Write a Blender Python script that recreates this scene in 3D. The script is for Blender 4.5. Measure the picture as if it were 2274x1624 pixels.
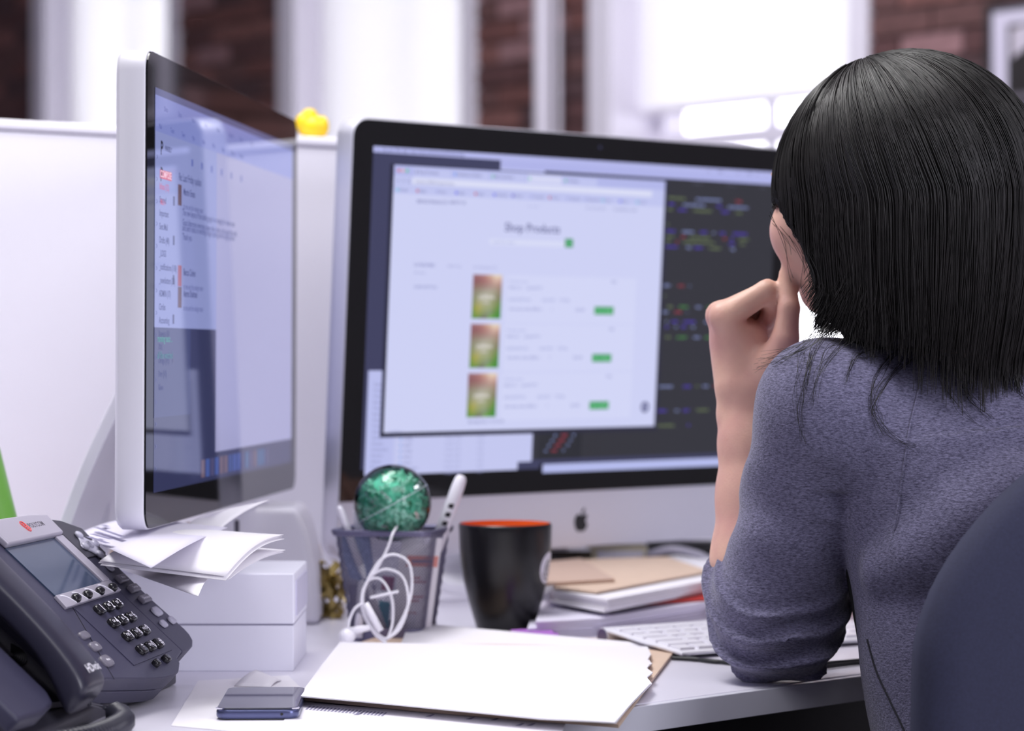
import bpy, bmesh, math, random
import numpy as np
from mathutils import Vector, Matrix
for o in list(bpy.data.objects): bpy.data.objects.remove(o)
SC = bpy.context.scene
COL = SC.collection
R2 = math.radians
# ------------------------------------------------------------------ camera
FPX, CX, CY, PITCH, CAMZ = 5647.0, 1137.0, 812.0, 0.005, 1.01
cam_d = bpy.data.cameras.new('camera')
cam = bpy.data.objects.new('camera', cam_d); COL.objects.link(cam)
cam.location = (0, 0, CAMZ)
cam.rotation_euler = (math.pi/2 - PITCH, 0, 0)
cam_d.sensor_width = 36.0
cam_d.lens = FPX/2274*36
cam_d.clip_start = 0.05; cam_d.clip_end = 200
cam_d.dof.use_dof = True
cam_d.dof.focus_distance = 1.97
cam_d.dof.aperture_fstop = 5.4
SC.camera = cam
# ------------------------------------------------------------------ world, lights, exposure
w = bpy.data.worlds.new('overcast_daylight'); SC.world = w; w.use_nodes = True
bg = w.node_tree.nodes['Background']
bg.inputs[0].default_value = (0.93, 0.925, 1.0, 1); bg.inputs[1].default_value = 5.0
def area_light(name, loc, target, sx, sy, power, col=(1, 1, 1)):
    l = bpy.data.lights.new(name, 'AREA'); l.shape = 'RECTANGLE'; l.size = sx; l.size_y = sy
    l.energy = power; l.color = col
    o = bpy.data.objects.new(name, l); COL.objects.link(o); o.location = loc
    d = Vector(target) - Vector(loc); o.rotation_euler = d.to_track_quat('-Z', 'Y').to_euler()
    return o
area_light('fill_light_partition', (-0.33, 2.43, 2.0), (-0.36, 2.45, 0.74), 0.9, 0.25, 8, (1, 0.99, 0.99))  # unseen light added close above so the partition brightens towards its top
area_light('fill_light_desk', (-0.75, 2.25, 2.95), (-0.55, 2.4, 0.74), 1.8, 0.7, 32, (1, 0.985, 0.98))  # unseen overhead light, added to brighten the desk
area_light('fill_light_person', (0.9, 0.2, 2.95), (0.8, 0.6, 0.0), 2.2, 1.2, 22, (0.97, 0.96, 1.0))  # unseen overhead light added behind the camera for the person's back
area_light('fill_light_bricks', (-0.3, 5.6, 2.95), (0.1, 6.4, 1.2), 2.4, 1.0, 60, (0.98, 0.96, 1.0))  # unseen fill added overhead to lift the dark brick wall
area_light('key_light_right', (2.8, -0.2, 1.65), (0.3, 2.0, 1.0), 2.2, 1.7, 100, (0.90, 0.90, 1.0))  # key light added for hair and back; the right wall has no window
area_light('fill_light_left', (-4.5, 0.4, 1.8), (-0.2, 2.2, 0.9), 2.2, 1.7, 24, (0.93, 0.93, 1.0))  # added side light; the left wall behind it has no window
SC.view_settings.view_transform = 'Standard'
SC.view_settings.look = 'None'
SC.view_settings.exposure = 0.0
SC.view_settings.gamma = 1.0
SC.view_settings.use_curve_mapping = False
# ------------------------------------------------------------------ helpers: projection
_fw = Vector((0, math.cos(PITCH), -math.sin(PITCH))); _up = Vector((0, math.sin(PITCH), math.cos(PITCH)))
_cam = Vector((0, 0, CAMZ))
DESK = 0.74
def ray(px, py): return _fw + Vector((1, 0, 0))*((px-CX)/FPX) + _up*((CY-py)/FPX)
def at(px, py, d): return _cam + ray(px, py)*d
def onz(px, py, z=DESK):
    r = ray(px, py); return _cam + r*((z-CAMZ)/r.z)
def onpl(px, py, o, n):
    r = ray(px, py); return _cam + r*((Vector(o)-_cam).dot(n)/r.dot(n))
# ------------------------------------------------------------------ helpers: materials
def lin(c):
    if isinstance(c, str):
        c = c.lstrip('#'); c = tuple(int(c[i:i+2], 16)/255 for i in (0, 2, 4))
    return tuple(((x/12.92) if x <= 0.04045 else ((x+0.055)/1.055)**2.4) for x in c[:3])
MATS = {}
def mat(name, color, rough=0.5, metal=0.0, spec=0.5, noise=None, bump=None, **kw):
    """procedural principled material; noise=(scale, amount); bump=(scale, strength)"""
    if name in MATS: return MATS[name]
    m = bpy.data.materials.new(name); m.use_nodes = True
    nt = m.node_tree; b = nt.nodes['Principled BSDF']
    col = lin(color) if isinstance(color, str) else color
    b.inputs['Base Color'].default_value = (*col, 1)
    b.inputs['Roughness'].default_value = rough; b.inputs['Metallic'].default_value = metal
    b.inputs['Specular IOR Level'].default_value = spec
    for k, v in kw.items():
        b.inputs[k.replace('_', ' ')].default_value = v
    tc = nt.nodes.new('ShaderNodeTexCoord')
    if noise:
        n = nt.nodes.new('ShaderNodeTexNoise'); n.inputs['Scale'].default_value = noise[0]; n.inputs['Detail'].default_value = 5
        nt.links.new(tc.outputs['Object'], n.inputs['Vector'])
        r = nt.nodes.new('ShaderNodeMapRange'); r.inputs[1].default_value = 0.3; r.inputs[2].default_value = 0.7
        r.inputs[3].default_value = 1-noise[1]; r.inputs[4].default_value = 1+noise[1]
        nt.links.new(n.outputs[0], r.inputs[0])
        mx = nt.nodes.new('ShaderNodeVectorMath'); mx.operation = 'SCALE'
        mx.inputs[0].default_value = col
        nt.links.new(r.outputs[0], mx.inputs['Scale']); nt.links.new(mx.outputs[0], b.inputs['Base Color'])
    if bump:
        n = nt.nodes.new('ShaderNodeTexNoise'); n.inputs['Scale'].default_value = bump[0]; n.inputs['Detail'].default_value = 3
        nt.links.new(tc.outputs['Object'], n.inputs['Vector'])
        bp = nt.nodes.new('ShaderNodeBump'); bp.inputs['Strength'].default_value = bump[1]; bp.inputs['Distance'].default_value = 0.002
        nt.links.new(n.outputs[0], bp.inputs['Height']); nt.links.new(bp.outputs[0], b.inputs['Normal'])
    MATS[name] = m
    return m
# ------------------------------------------------------------------ helpers: objects
WM = {}                                  # world matrices of parents
def tag(o, label=None, cat=None, group=None, kind=None):
    if label: o['label'] = label
    if cat: o['category'] = cat
    if group: o['group'] = group
    if kind: o['kind'] = kind
    return o
def thing(name, label, cat, M=None, loc=None, group=None, kind=None):
    o = bpy.data.objects.new(name, None); COL.objects.link(o)
    o.empty_display_size = 0.05
    if M is None: M = Matrix.Translation(Vector(loc) if loc is not None else Vector((0, 0, 0)))
    o.matrix_world = M; WM[o.name] = M.copy()
    return tag(o, label, cat, group, kind)
def wm(o): return WM.get(o.name, Matrix.Identity(4))
def obj(name, V, Fc, m, parent=None, world=False, smooth=False, bevel=None, edges=()):
    """one mesh object. V in the parent's own space, or in world space with world=True"""
    me = bpy.data.meshes.new(name)
    V = [Vector(v) for v in V]
    if parent is not None and world:
        inv = wm(parent).inverted(); V = [inv @ v for v in V]
    me.from_pydata([tuple(v) for v in V], list(edges), [tuple(f) for f in Fc]); me.validate(); me.update()
    return mobj(name, me, m, parent, smooth, bevel)
def mobj(name, me, m, parent=None, smooth=False, bevel=None):
    if m is not None and not me.materials:
        for x in (m if isinstance(m, (list, tuple)) else [m]): me.materials.append(x)
    if smooth:
        me.polygons.foreach_set('use_smooth', [True]*len(me.polygons))
    o = bpy.data.objects.new(name, me); COL.objects.link(o)
    if parent is not None:
        o.parent = parent; WM[o.name] = wm(parent)
    else: WM[o.name] = Matrix.Identity(4)
    if bevel:
        b = o.modifiers.new('bevel', 'BEVEL'); b.width = bevel[0]; b.segments = bevel[1]; b.limit_method = 'ANGLE'; b.angle_limit = R2(40)
        b.harden_normals = False
        if bevel[1] > 1: me.polygons.foreach_set('use_smooth', [True]*len(me.polygons))
        if bevel[1] > 1:
            e = o.modifiers.new('wn', 'WEIGHTED_NORMAL'); e.keep_sharp = False
    return o
def copy_tree(o, M, parent=None):
    c = o.copy(); COL.objects.link(c); c.parent = parent
    if parent is None: c.matrix_world = M; WM[c.name] = M.copy()
    for ch in list(o.children): copy_tree(ch, None, c) if False else _cc(ch, c)
    return c
def _cc(ch, p):
    c = ch.copy(); COL.objects.link(c); c.parent = p; WM[c.name] = wm(p)
    for g in list(ch.children): _cc(g, c)
class MB:
    """mesh builder"""
    def __init__(s): s.V = []; s.F = []
    def add(s, V, Fc):
        k = len(s.V); s.V += [Vector(v) for v in V]; s.F += [tuple(i+k for i in f) for f in Fc]; return s
    def box(s, x0, x1, y0, y1, z0, z1):
        V = [(x, y, z) for z in (z0, z1) for y in (y0, y1) for x in (x0, x1)]
        return s.add(V, [(0, 2, 3, 1), (4, 5, 7, 6), (0, 1, 5, 4), (2, 6, 7, 3), (0, 4, 6, 2), (1, 3, 7, 5)])
    def prism(s, pts, z0, z1, ax=None):
        """pts: 2D CCW polygon in xy, z0<z1"""
        n = len(pts)
        V = [(p[0], p[1], z0) for p in pts] + [(p[0], p[1], z1) for p in pts]
        Fc = [tuple(range(n))[::-1], tuple(range(n, 2*n))] + [(i, (i+1) % n, (i+1) % n+n, i+n) for i in range(n)]
        return s.add(V, Fc)
    def tube(s, path, r, n=8, cap=True, closed=False):
        P = [Vector(p) for p in path]; m = len(P)
        rr = r if isinstance(r, (list, tuple)) else [r]*m
        T = []
        for i in range(m):
            if closed: t = P[(i+1) % m]-P[i-1]
            else: t = P[min(i+1, m-1)]-P[max(i-1, 0)]
            T.append(t.normalized() if t.length > 1e-9 else Vector((0, 0, 1)))
        a = T[0].orthogonal().normalized(); V = []
        for i in range(m):
            if i: 
                a = (a - T[i]*a.dot(T[i]))
                a = a.normalized() if a.length > 1e-9 else T[i].orthogonal().normalized()
            b = T[i].cross(a)
            for k in range(n):
                q = 2*math.pi*k/n; V.append(P[i] + (a*math.cos(q)+b*math.sin(q))*rr[i])
        Fc = []
        for i in range(m if closed else m-1):
            j = (i+1) % m
            for k in range(n):
                Fc.append((i*n+k, i*n+(k+1) % n, j*n+(k+1) % n, j*n+k))
        if cap and not closed:
            Fc.append(tuple(range(n))[::-1]); Fc.append(tuple(range((m-1)*n, m*n)))
        return s.add(V, Fc)
    def lathe(s, prof, n=32, c=(0, 0, 0), sx=1, sy=1, cap=True):
        """prof [(r,z)] bottom to top on the outside"""
        V = []; Fc = []; m = len(prof); c = Vector(c)
        for r, z in prof:
            for k in range(n):
                q = 2*math.pi*k/n; V.append(c+Vector((r*math.cos(q)*sx, r*math.sin(q)*sy, z)))
        for i in range(m-1):
            for k in range(n):
                Fc.append((i*n+k, i*n+(k+1) % n, (i+1)*n+(k+1) % n, (i+1)*n+k))
        if cap and prof[0][0] > 1e-6: Fc.append(tuple(range(n))[::-1])
        if cap and prof[-1][0] > 1e-6: Fc.append(tuple(range((m-1)*n, m*n)))
        return s.add(V, Fc)
    def grid(s, fn, nu, nv):
        V = [fn(i/nu, j/nv) for j in range(nv+1) for i in range(nu+1)]
        Fc = [(j*(nu+1)+i, j*(nu+1)+i+1, (j+1)*(nu+1)+i+1, (j+1)*(nu+1)+i) for j in range(nv) for i in range(nu)]
        return s.add(V, Fc)
    def xf(s, M): s.V = [M @ v for v in s.V]; return s
    def build(s, name, m, parent=None, world=False, smooth=False, bevel=None):
        return obj(name, s.V, s.F, m, parent, world, smooth, bevel)
def rrect(x0, x1, y0, y1, r, n=6):
    out = []
    for cx, cy, a0 in ((x1-r, y0+r, -90), (x1-r, y1-r, 0), (x0+r, y1-r, 90), (x0+r, y0+r, 180)):
        for k in range(n+1):
            a = R2(a0+90*k/n); out.append((cx+r*math.cos(a), cy+r*math.sin(a)))
    return out
def solidify(o, t, off=-1):
    m = o.modifiers.new('thick', 'SOLIDIFY'); m.thickness = t; m.offset = off; return o
def subsurf(o, lv=2):
    m = o.modifiers.new('sub', 'SUBSURF'); m.levels = lv; m.render_levels = lv; return o
def catmull(P, n=8, closed=False):
    P = [Vector(p) for p in P]; out = []; m = len(P)
    for i in range(m if closed else m-1):
        a, b, c, d = (P[(i-1) % m], P[i], P[(i+1) % m], P[(i+2) % m]) if closed else (P[max(i-1, 0)], P[i], P[i+1], P[min(i+2, m-1)])
        for k in range(n):
            t = k/n; out.append(0.5*((2*b)+(c-a)*t+(2*a-5*b+4*c-d)*t*t+(3*b-a-3*c+d)*t**3))
    if not closed: out.append(P[-1])
    return out
_txt = {}
def text_geo(s, size=1.0, bold=0.0, align='LEFT'):
    """flat letter shapes as (verts2d, faces)"""
    key = (s, bold, align)
    if key not in _txt:
        cu = bpy.data.curves.new('t', 'FONT'); cu.body = s; cu.size = 1.0; cu.resolution_u = 2; cu.offset = bold; cu.align_x = align
        o = bpy.data.objects.new('t', cu); me = bpy.data.meshes.new_from_object(o)
        _txt[key] = ([v.co.to_2d() for v in me.vertices], [tuple(p.vertices) for p in me.polygons])
        bpy.data.objects.remove(o); bpy.data.curves.remove(cu); bpy.data.meshes.remove(me)
    V, Fc = _txt[key]
    return [v*size for v in V], Fc
random.seed(7)
# ================================================================== SETTING
M_floor = mat('floor_carpet', '#4a4648', 0.9, noise=(60, 0.2))
tag(MB().box(-8, 8, -3, 14, -0.05, 0).build('floor', M_floor), kind='structure')
M_wallp = mat('wall_paint', '#d5d1dc', 0.8)
tag(MB().box(-8, 8, -3, 14, 3.1, 3.2).build('ceiling', mat('ceiling_white', '#e6e4ea', 0.85)), kind='structure')
tag(MB().box(-4.8, 3.0, -2.7, -2.6, 0, 3.1).build('wall_front', M_wallp), kind='structure')
tag(MB().box(-4.8, -4.7, -2.6, 13.4, 0, 3.1).build('wall_left', M_wallp), kind='structure')
tag(MB().box(2.9, 3.0, -2.6, 4.5, 0, 3.1).build('wall_right', M_wallp), kind='structure')
# window wall: local x runs along the wall to the right, y points outdoors
_a = R2(50)
WX = Vector((math.cos(_a), -math.sin(_a), 0)); WY = Vector((math.sin(_a), math.cos(_a), 0))
MW = Matrix(((WX.x, WY.x, 0, WY.x*5), (WX.y, WY.y, 0, WY.y*5), (0, 0, 1, 0), (0, 0, 0, 1)))
M_mortar = mat('mortar', '#5d4a4c', 0.95, noise=(30, 0.2))
BR = [mat('brick_clay_%d' % i, c, 0.9, noise=(25, 0.25), bump=(120, 0.5)) for i, c in enumerate(('#6e4846', '#5c3e40', '#7d5552', '#664848', '#523c40', '#937074'))]
wall = thing('wall_back', None, None, M=MW, kind='structure')
WZ0, WZ1 = 0.85, 2.75
WIN = [(-11.2, -10.1), (-8.89, -7.83), (-7.20, -6.13), (-5.60, -4.50)]
piers = [(-13, -11.2), (-10.1, -8.89), (-7.83, -7.20), (-6.13, -5.60), (-4.50, -1.6)]
m = MB()
for x0, x1 in piers: m.box(x0, x1, 0.012, 0.30, 0, 3.1)
for x0, x1 in WIN: m.box(x0, x1, 0.012, 0.30, 0, WZ0); m.box(x0, x1, 0.012, 0.30, WZ1, 3.1)
m.build('wall_core', M_mortar, wall)
BH, BL, MJ = 0.057, 0.203, 0.011
row = BH+MJ
def bricks_in(x0, x1, z0, z1):
    out = []; k0 = int(math.ceil(z0/row)); k = k0
    while (k+1)*row <= z1+1e-6:
        x = x0 - (0 if k % 2 else (BL+MJ)/2)
        while x < x1-0.02:
            a, b = max(x, x0), min(x+BL, x1)
            if b-a > 0.03: out.append((a, b, k*row, k*row+BH))
            x += BL+MJ
        k += 1
    return out
near = []; far = []
for i, (x0, x1) in enumerate(piers):
    for b in bricks_in(x0, x1, 0.0, 3.1):
        vis = 1.55 < b[2] < 2.45 and ((i == 1 and b[0] > -9.75) or i in (2, 3) or (i == 4 and b[1] < -3.6))
        (near if vis else far).append(b)
for x0, x1 in WIN:
    far += bricks_in(x0, x1, 0, WZ0-0.02) + bricks_in(x0, x1, WZ1+0.02, 3.1)
_bm = {}
for (a, b, z0, z1) in near[:300]:
    key = round(b-a, 3)
    if key not in _bm:
        me = bpy.data.meshes.new('brick'); mm = MB().box(-key/2, key/2, 0, 0.09, 0, BH)
        me.from_pydata([tuple(v) for v in mm.V], [], mm.F); me.materials.append(BR[0]); _bm[key] = me
    o = bpy.data.objects.new('brick', _bm[key]); COL.objects.link(o); o.parent = wall
    o.location = ((a+b)/2, random.uniform(-0.003, 0.004), z0); o.rotation_euler = (0, random.uniform(-.006, .006), random.uniform(-.01, .01))
    o.material_slots[0].link = 'OBJECT'; o.material_slots[0].material = random.choice(BR)
for c in range(3):
    m = MB()
    for j, (a, b, z0, z1) in enumerate(far + near[300:]):
        if j % 3 == c: m.box(a, b, random.uniform(-.003, .004), 0.05, z0, z1)
    tag(m.build('brick_courses', BR[c], wall), kind='stuff')
M_white_paint = mat('white_paint', '#e8e4f2', 0.45)
M_glass = bpy.data.materials.new('window_glass'); M_glass.use_nodes = True
nt = M_glass.node_tree; nt.nodes.remove(nt.nodes['Principled BSDF'])
tr = nt.nodes.new('ShaderNodeBsdfTransparent'); gl = nt.nodes.new('ShaderNodeBsdfGlossy'); gl.inputs['Roughness'].default_value = 0.02
mx = nt.nodes.new('ShaderNodeMixShader'); mx.inputs[0].default_value = 0.05
nt.links.new(tr.outputs[0], mx.inputs[1]); nt.links.new(gl.outputs[0], mx.inputs[2]); nt.links.new(mx.outputs[0], nt.nodes['Material Output'].inputs[0])
M_blind = bpy.data.materials.new('blind_fabric'); M_blind.use_nodes = True
nt = M_blind.node_tree; nt.nodes.remove(nt.nodes['Principled BSDF'])
tl = nt.nodes.new('ShaderNodeBsdfTranslucent'); tl.inputs[0].default_value = (1, 1, 1, 1)
df = nt.nodes.new('ShaderNodeBsdfDiffuse'); df.inputs[0].default_value = (.95, .95, .97, 1)
mx = nt.nodes.new('ShaderNodeMixShader'); mx.inputs[0].default_value = 0.2
nt.links.new(tl.outputs[0], mx.inputs[1]); nt.links.new(df.outputs[0], mx.inputs[2]); nt.links.new(mx.outputs[0], nt.nodes['Material Output'].inputs[0])
for n_, (x0, x1) in enumerate(WIN):
    wn = thing('window_%d' % (n_+1), None, None, M=MW, kind='structure')
    MB().box(x0, x0+0.10, -0.012, 0.30, WZ0, WZ1).build('window_jamb', M_white_paint, wn, bevel=(0.006, 2))
    MB().box(x1-0.07, x1, -0.012, 0.30, WZ0, WZ1).build('window_jamb', M_white_paint, wn, bevel=(0.006, 2))
    MB().box(x0, x1, -0.012, 0.30, WZ1-0.08, WZ1).build('window_head', M_white_paint, wn, bevel=(0.006, 2))
    MB().box(x0-0.03, x1+0.03, -0.06, 0.30, WZ0, WZ0+0.05).build('window_sill', M_white_paint, wn, bevel=(0.006, 2))
    xi, xo = x0+0.10, x1-0.07
    fr = MB()
    for z in (WZ0+0.05, 1.605, WZ1-0.13): fr.box(xi, xo, 0.16, 0.21, z, z+0.045)
    for x in (xi, xo-0.04): fr.box(x, x+0.04, 0.165, 0.205, WZ0+0.05, WZ1-0.08)
    fr.box((xi+xo)/2-.012, (xi+xo)/2+.012, 0.17, 0.2, WZ0+0.09, WZ1-0.12)
    fr.build('window_sash', M_white_paint, wn)
    for k in range(2):
        xa, xb = (xi+0.04, (xi+xo)/2-.012) if k == 0 else ((xi+xo)/2+.012, xo-0.04)
        for z0, z1 in ((WZ0+0.095, 1.605), (1.65, WZ1-0.13)):
            MB().box(xa, xb, 0.183, 0.187, z0, z1).build('window_pane', M_glass, wn)
    if n_ == 0: continue
    zb = 1.705 if n_ == 3 else WZ0+0.12
    names = (None, 'white roller blind in the leftmost window behind the left monitor',
             'white roller blind in the middle window above the yellow toy', 'white roller blind stopping short of the sash in the right window')
    bl = thing('roller_blind', names[n_], 'blind', M=MW @ Matrix.Translation((0, 0.1, zb)), group='roller blinds in the brick wall windows')
    bb = MB(); bb.box(xi+.004, xo-.004, -0.0008, 0.0008, 0.02, WZ1-0.12-zb); bb.build('blind_cloth', M_blind, bl)
    MB().box(xi+.004, xo-.004, -0.008, 0.008, 0.0, 0.022).build('bottom_bar', M_white_paint, bl, bevel=(0.003, 2))
    MB().tube([(xi+.003, 0, WZ1-0.12-zb), (xo-.003, 0, WZ1-0.12-zb)], 0.022, 12).build('roller_tube', M_white_paint, bl, smooth=True)
# white vertical pipe on the pier
pp = thing('wall_pipe', 'white vertical pipe running up the brick pier between two windows', 'pipe', M=MW @ Matrix.Translation((-5.753, -0.05, 0)))
MB().tube([(0, 0, 0), (0, 0, 3.1)], 0.028, 20, cap=False).build('pipe_run', M_white_paint, pp, smooth=True)
for z in (0.5, 1.45, 2.5): MB().lathe([(0.033, z-.015), (0.036, z-.01), (0.036, z+.01), (0.033, z+.015)], 20).build('pipe_clamp', M_white_paint, pp)
MB().tube([(0.055, 0.01, 0), (0.055, 0.01, 3.1)], 0.008, 10, cap=False).build('conduit', M_white_paint, pp, smooth=True)
# framed picture
M_blackfr = mat('black_frame', '#242226', 0.4); M_matb = mat('picture_mat', '#d9d4ea', 0.7)
pf = thing('picture_frame', 'black framed picture with white mat on the brick wall at right', 'picture', M=MW @ Matrix.Translation((-4.085, -0.03, 1.585)))
fr = MB(); Wp, Hp = 0.55, 0.29
for b in ((0, .014, 0, Hp), (Wp-.014, Wp, 0, Hp), (.014, Wp-.014, 0, .014), (.014, Wp-.014, Hp-.014, Hp)): fr.box(b[0], b[1], -.012, .03, b[2], b[3])
fr.build('frame', M_blackfr, pf)
MB().box(.014, Wp-.014, 0, .028, .014, Hp-.014).build('mat_board', M_matb, pf)
MB().box(.066, Wp-.066, -.004, 0.001, .03, Hp-.055).build('print', mat('dark_print', '#2b282a', 0.35), pf)
MB().box(.07, Wp-.07, -.006, -.003, .045, .062).build('print_band', mat('print_grey', '#6b6672', 0.4), pf)
MB().prism([(.08, .15), (.16, .19), (.13, .23), (.08, .22)], 0, .002).xf(Matrix(((1, 0, 0, 0), (0, 0, -1, -.004), (0, 1, 0, 0), (0, 0, 0, 1)))).build('print_pale_shape', mat('print_light', '#cfc8d8', 0.4), pf)  # pale shape that belongs to the picture itself
# far divider behind the head
M_bluegrey = mat('blue_grey_fabric', '#7c82a6', 0.85, noise=(200, 0.08)); M_panel = mat('panel_white', '#f1eff8', 0.55)
p0 = at(2235, 262, 4.6); zt = p0.z+0.02
dv = thing('office_divider', 'blue-grey topped office divider below the framed picture at far right', 'divider', loc=(p0.x, p0.y, 0))
MB().box(0, 1.3, -.03, .03, zt-.055, zt).build('top_rail', M_bluegrey, dv, bevel=(0.006, 2))
MB().box(0.01, 1.29, -.02, .02, 0.06, zt-.055).build('panel', M_panel, dv)
for x in (0.05, 1.25): MB().box(x-.02, x+.02, -.15, .15, 0, .06).build('foot', M_blackfr, dv)
# cubicle partition
_p = R2(55); PU = Vector((math.sin(_p), math.cos(_p), 0)); PN = Vector((math.cos(_p), -math.sin(_p), 0))
PA = Vector((-.2206, 2.85, 0))
MP = Matrix(((PU.x, -PN.x, 0, PA.x), (PU.y, -PN.y, 0, PA.y), (0, 0, 1, 0), (0, 0, 0, 1)))
pt = thing('cubicle_partition', 'white cubicle partition standing behind both monitors', 'partition', M=MP)
PT = 1.252
MB().box(-1.7, .588, 0, .03, 0.05, PT-.0125).build('panel', M_panel, pt)
MB().box(-1.7, .588, -.003, .033, PT-.0105, PT).build('top_rail', M_panel, pt, bevel=(0.003, 2))
MB().box(-1.7, .586, .004, .028, PT-.0125, PT-.0105).build('rail_seam', mat('seam_grey', '#a9a4b8', 0.7), pt)  # grey seam strip between the panel and its top rail
MB().box(.588, .60, -.003, .033, 0.05, PT).build('end_cap', M_panel, pt, bevel=(0.002, 2))
for k in range(9):
    MB().box(-.55+k*.0215, -.546+k*.0215, -.0012, 0.001, .868, .874).build('slot_hole', mat('slot_dark', '#55525e', 0.8), pt)
for x in (-1.5, -.4, .45): MB().box(x-.03, x+.03, -.12, .15, 0, .05).build('foot', M_blackfr, pt)
# ------------------------------------------------------------------ desk
M_desk = mat('desk_laminate', '#e4e1ef', 0.32, noise=(4, 0.02)); M_edge = mat('desk_edge_metal', '#e4e4f0', 0.35, metal=0.15)
M_dark = mat('dark_steel', '#1d1d21', 0.45)
_d = R2(47); DU = Vector((math.sin(_d), math.cos(_d), 0)); DV = Vector((-math.cos(_d), math.sin(_d), 0))
D0 = Vector((.0934, 1.946, 0))
MD = Matrix(((DU.x, DV.x, 0, D0.x), (DU.y, DV.y, 0, D0.y), (0, 0, 1, 0), (0, 0, 0, 1)))
MDi = MD.inverted()
def dsk(p): q = MDi @ Vector((p[0], p[1], 0)); return (q.x, q.y)
bl_ = PA + PU*(-1.15) - PN*-.0 + PN*.012; br_ = PA + PU*.60 + PN*.012
dt = [(-1.25, .004), (.85, .004), dsk(br_), dsk(bl_)]
desk = thing('desk', 'long white desk with a metal edge band and dark frame', 'desk', M=MD)
MB().prism(dt, DESK-.022, DESK).build('desk_top', M_desk, desk, bevel=(0.0015, 2))
MB().box(-1.25, .85, -.004, .0035, DESK-.0215, DESK-.0006).build('edge_band', M_edge, desk, bevel=(0.001, 2))
MB().box(-1.2, .8, .03, .07, DESK-.075, DESK-.0225).build('front_beam', M_dark, desk)
MB().box(-1.2, .8, .62, .66, DESK-.075, DESK-.0225).build('rear_beam', M_dark, desk)
for x in (-1.15, .72):
    for y in (.04, .63): MB().box(x, x+.05, y, y+.05, 0, DESK-.076).build('leg', M_dark, desk, bevel=(0.003, 2))
MB().box(-.9, .3, .66, .675, .3, DESK-.076).build('modesty_panel', mat('modesty_grey', '#2d2b30', 0.6), desk)
# ================================================================== MONITORS
M_alu = mat('aluminium', '#dad9e6', 0.36, metal=0.3, noise=(300, 0.015))
M_alu_l = mat('aluminium_bright', '#efeef7', 0.4, metal=0.08)
M_bezel = mat('black_glass', '#0b0b0d', 0.04, spec=0.5)
M_plast_w = mat('white_plastic', '#ece9f4', 0.35)
M_screen = bpy.data.materials.new('lit_screen'); M_screen.use_nodes = True
nt = M_screen.node_tree; b = nt.nodes['Principled BSDF']
b.inputs['Base Color'].default_value = (.01, .01, .012, 1); b.inputs['Roughness'].default_value = 0.05
at_ = nt.nodes.new('ShaderNodeAttribute'); at_.attribute_name = 'col'
nt.links.new(at_.outputs['Color'], b.inputs['Emission Color']); b.inputs['Emission Strength'].default_value = 0.92
class Canvas:
    def __init__(s): s.V = []; s.F = []; s.C = []; s.k = 0
    def poly(s, pts, col, layer):
        c = [lin(x) if isinstance(x, str) else x for x in (col if isinstance(col, list) else [col]*len(pts))]
        k = len(s.V); s.V += [(p[0], p[1], layer*0.00006) for p in pts]; s.F.append(tuple(range(k, k+len(pts)))); s.C += c
    def rect(s, x0, y0, x1, y1, col, layer):
        x0, x1 = min(x0, x1), max(x0, x1); y0, y1 = min(y0, y1), max(y0, y1)
        s.poly([(x0, y0), (x1, y0), (x1, y1), (x0, y1)], col, layer)
    def text(s, x, y, t, size, col, layer, bold=0.0, align='LEFT', sx=1.0):
        V, Fc = text_geo(t, size, bold, align); k = len(s.V); c = lin(col) if isinstance(col, str) else col
        s.V += [(x+v.x*sx, y+v.y, layer*0.00006) for v in V]
        for f in Fc: s.F.append(tuple(i+k for i in f)); s.C += [c]*len(f)
    def disc(s, x, y, r, col, layer, n=14):
        s.poly([(x+r*math.cos(2*math.pi*i/n), y+r*math.sin(2*math.pi*i/n)) for i in range(n)], col, layer)
    def build(s, name, parent):
        me = bpy.data.meshes.new(name); me.from_pydata(s.V, [], s.F)
        a = me.color_attributes.new('col', 'FLOAT_COLOR', 'CORNER')
        a.data.foreach_set('color', np.array([(*c, 1) for c in s.C], dtype=np.float32).ravel())
        return mobj(name, me, M_screen, parent)
def mframe(o, yaw, lean):
    u = Vector((math.sin(yaw), math.cos(yaw), 0)); n = Vector((math.cos(yaw), -math.sin(yaw), 0))
    up = Vector((0, 0, 1))*math.cos(lean) + n*math.sin(lean); nf = u.cross(up)
    return Matrix(((u.x, up.x, nf.x, o[0]), (u.y, up.y, nf.y, o[1]), (u.z, up.z, nf.z, o[2]), (0, 0, 0, 1)))
def shell(parent, W, H, rim, r, m):
    """aluminium case: straight rim of thickness rim, then a bulging back"""
    mb = MB(); secs = [(0.0, 0.0), (-rim, 0.0), (-rim-.004, .004), (-rim-.012, .05), (-rim-.022, .12), (-rim-.028, .17)]
    N = None
    for k, (z, ins) in enumerate(secs):
        ins_y = ins*H/W
        p = rrect(ins, W-ins, ins_y, H-ins_y, r, 6); N = len(p)
        mb.V += [Vector((x, y, z)) for x, y in p]
    for k in range(len(secs)-1):
        for i in range(N): mb.F.append((k*N+(i+1) % N, k*N+i, (k+1)*N+i, (k+1)*N+(i+1) % N))
    mb.F.append(tuple(range(N))); mb.F.append(tuple(range((len(secs)-1)*N, len(secs)*N))[::-1])
    o = mb.build('case', m, parent)
    me = o.data
    for p in me.polygons: p.use_smooth = len(p.vertices) == 4
    b_ = o.modifiers.new('bevel', 'BEVEL'); b_.width = .0012; b_.segments = 2; b_.limit_method = 'ANGLE'; b_.angle_limit = R2(50)
    return o
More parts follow.
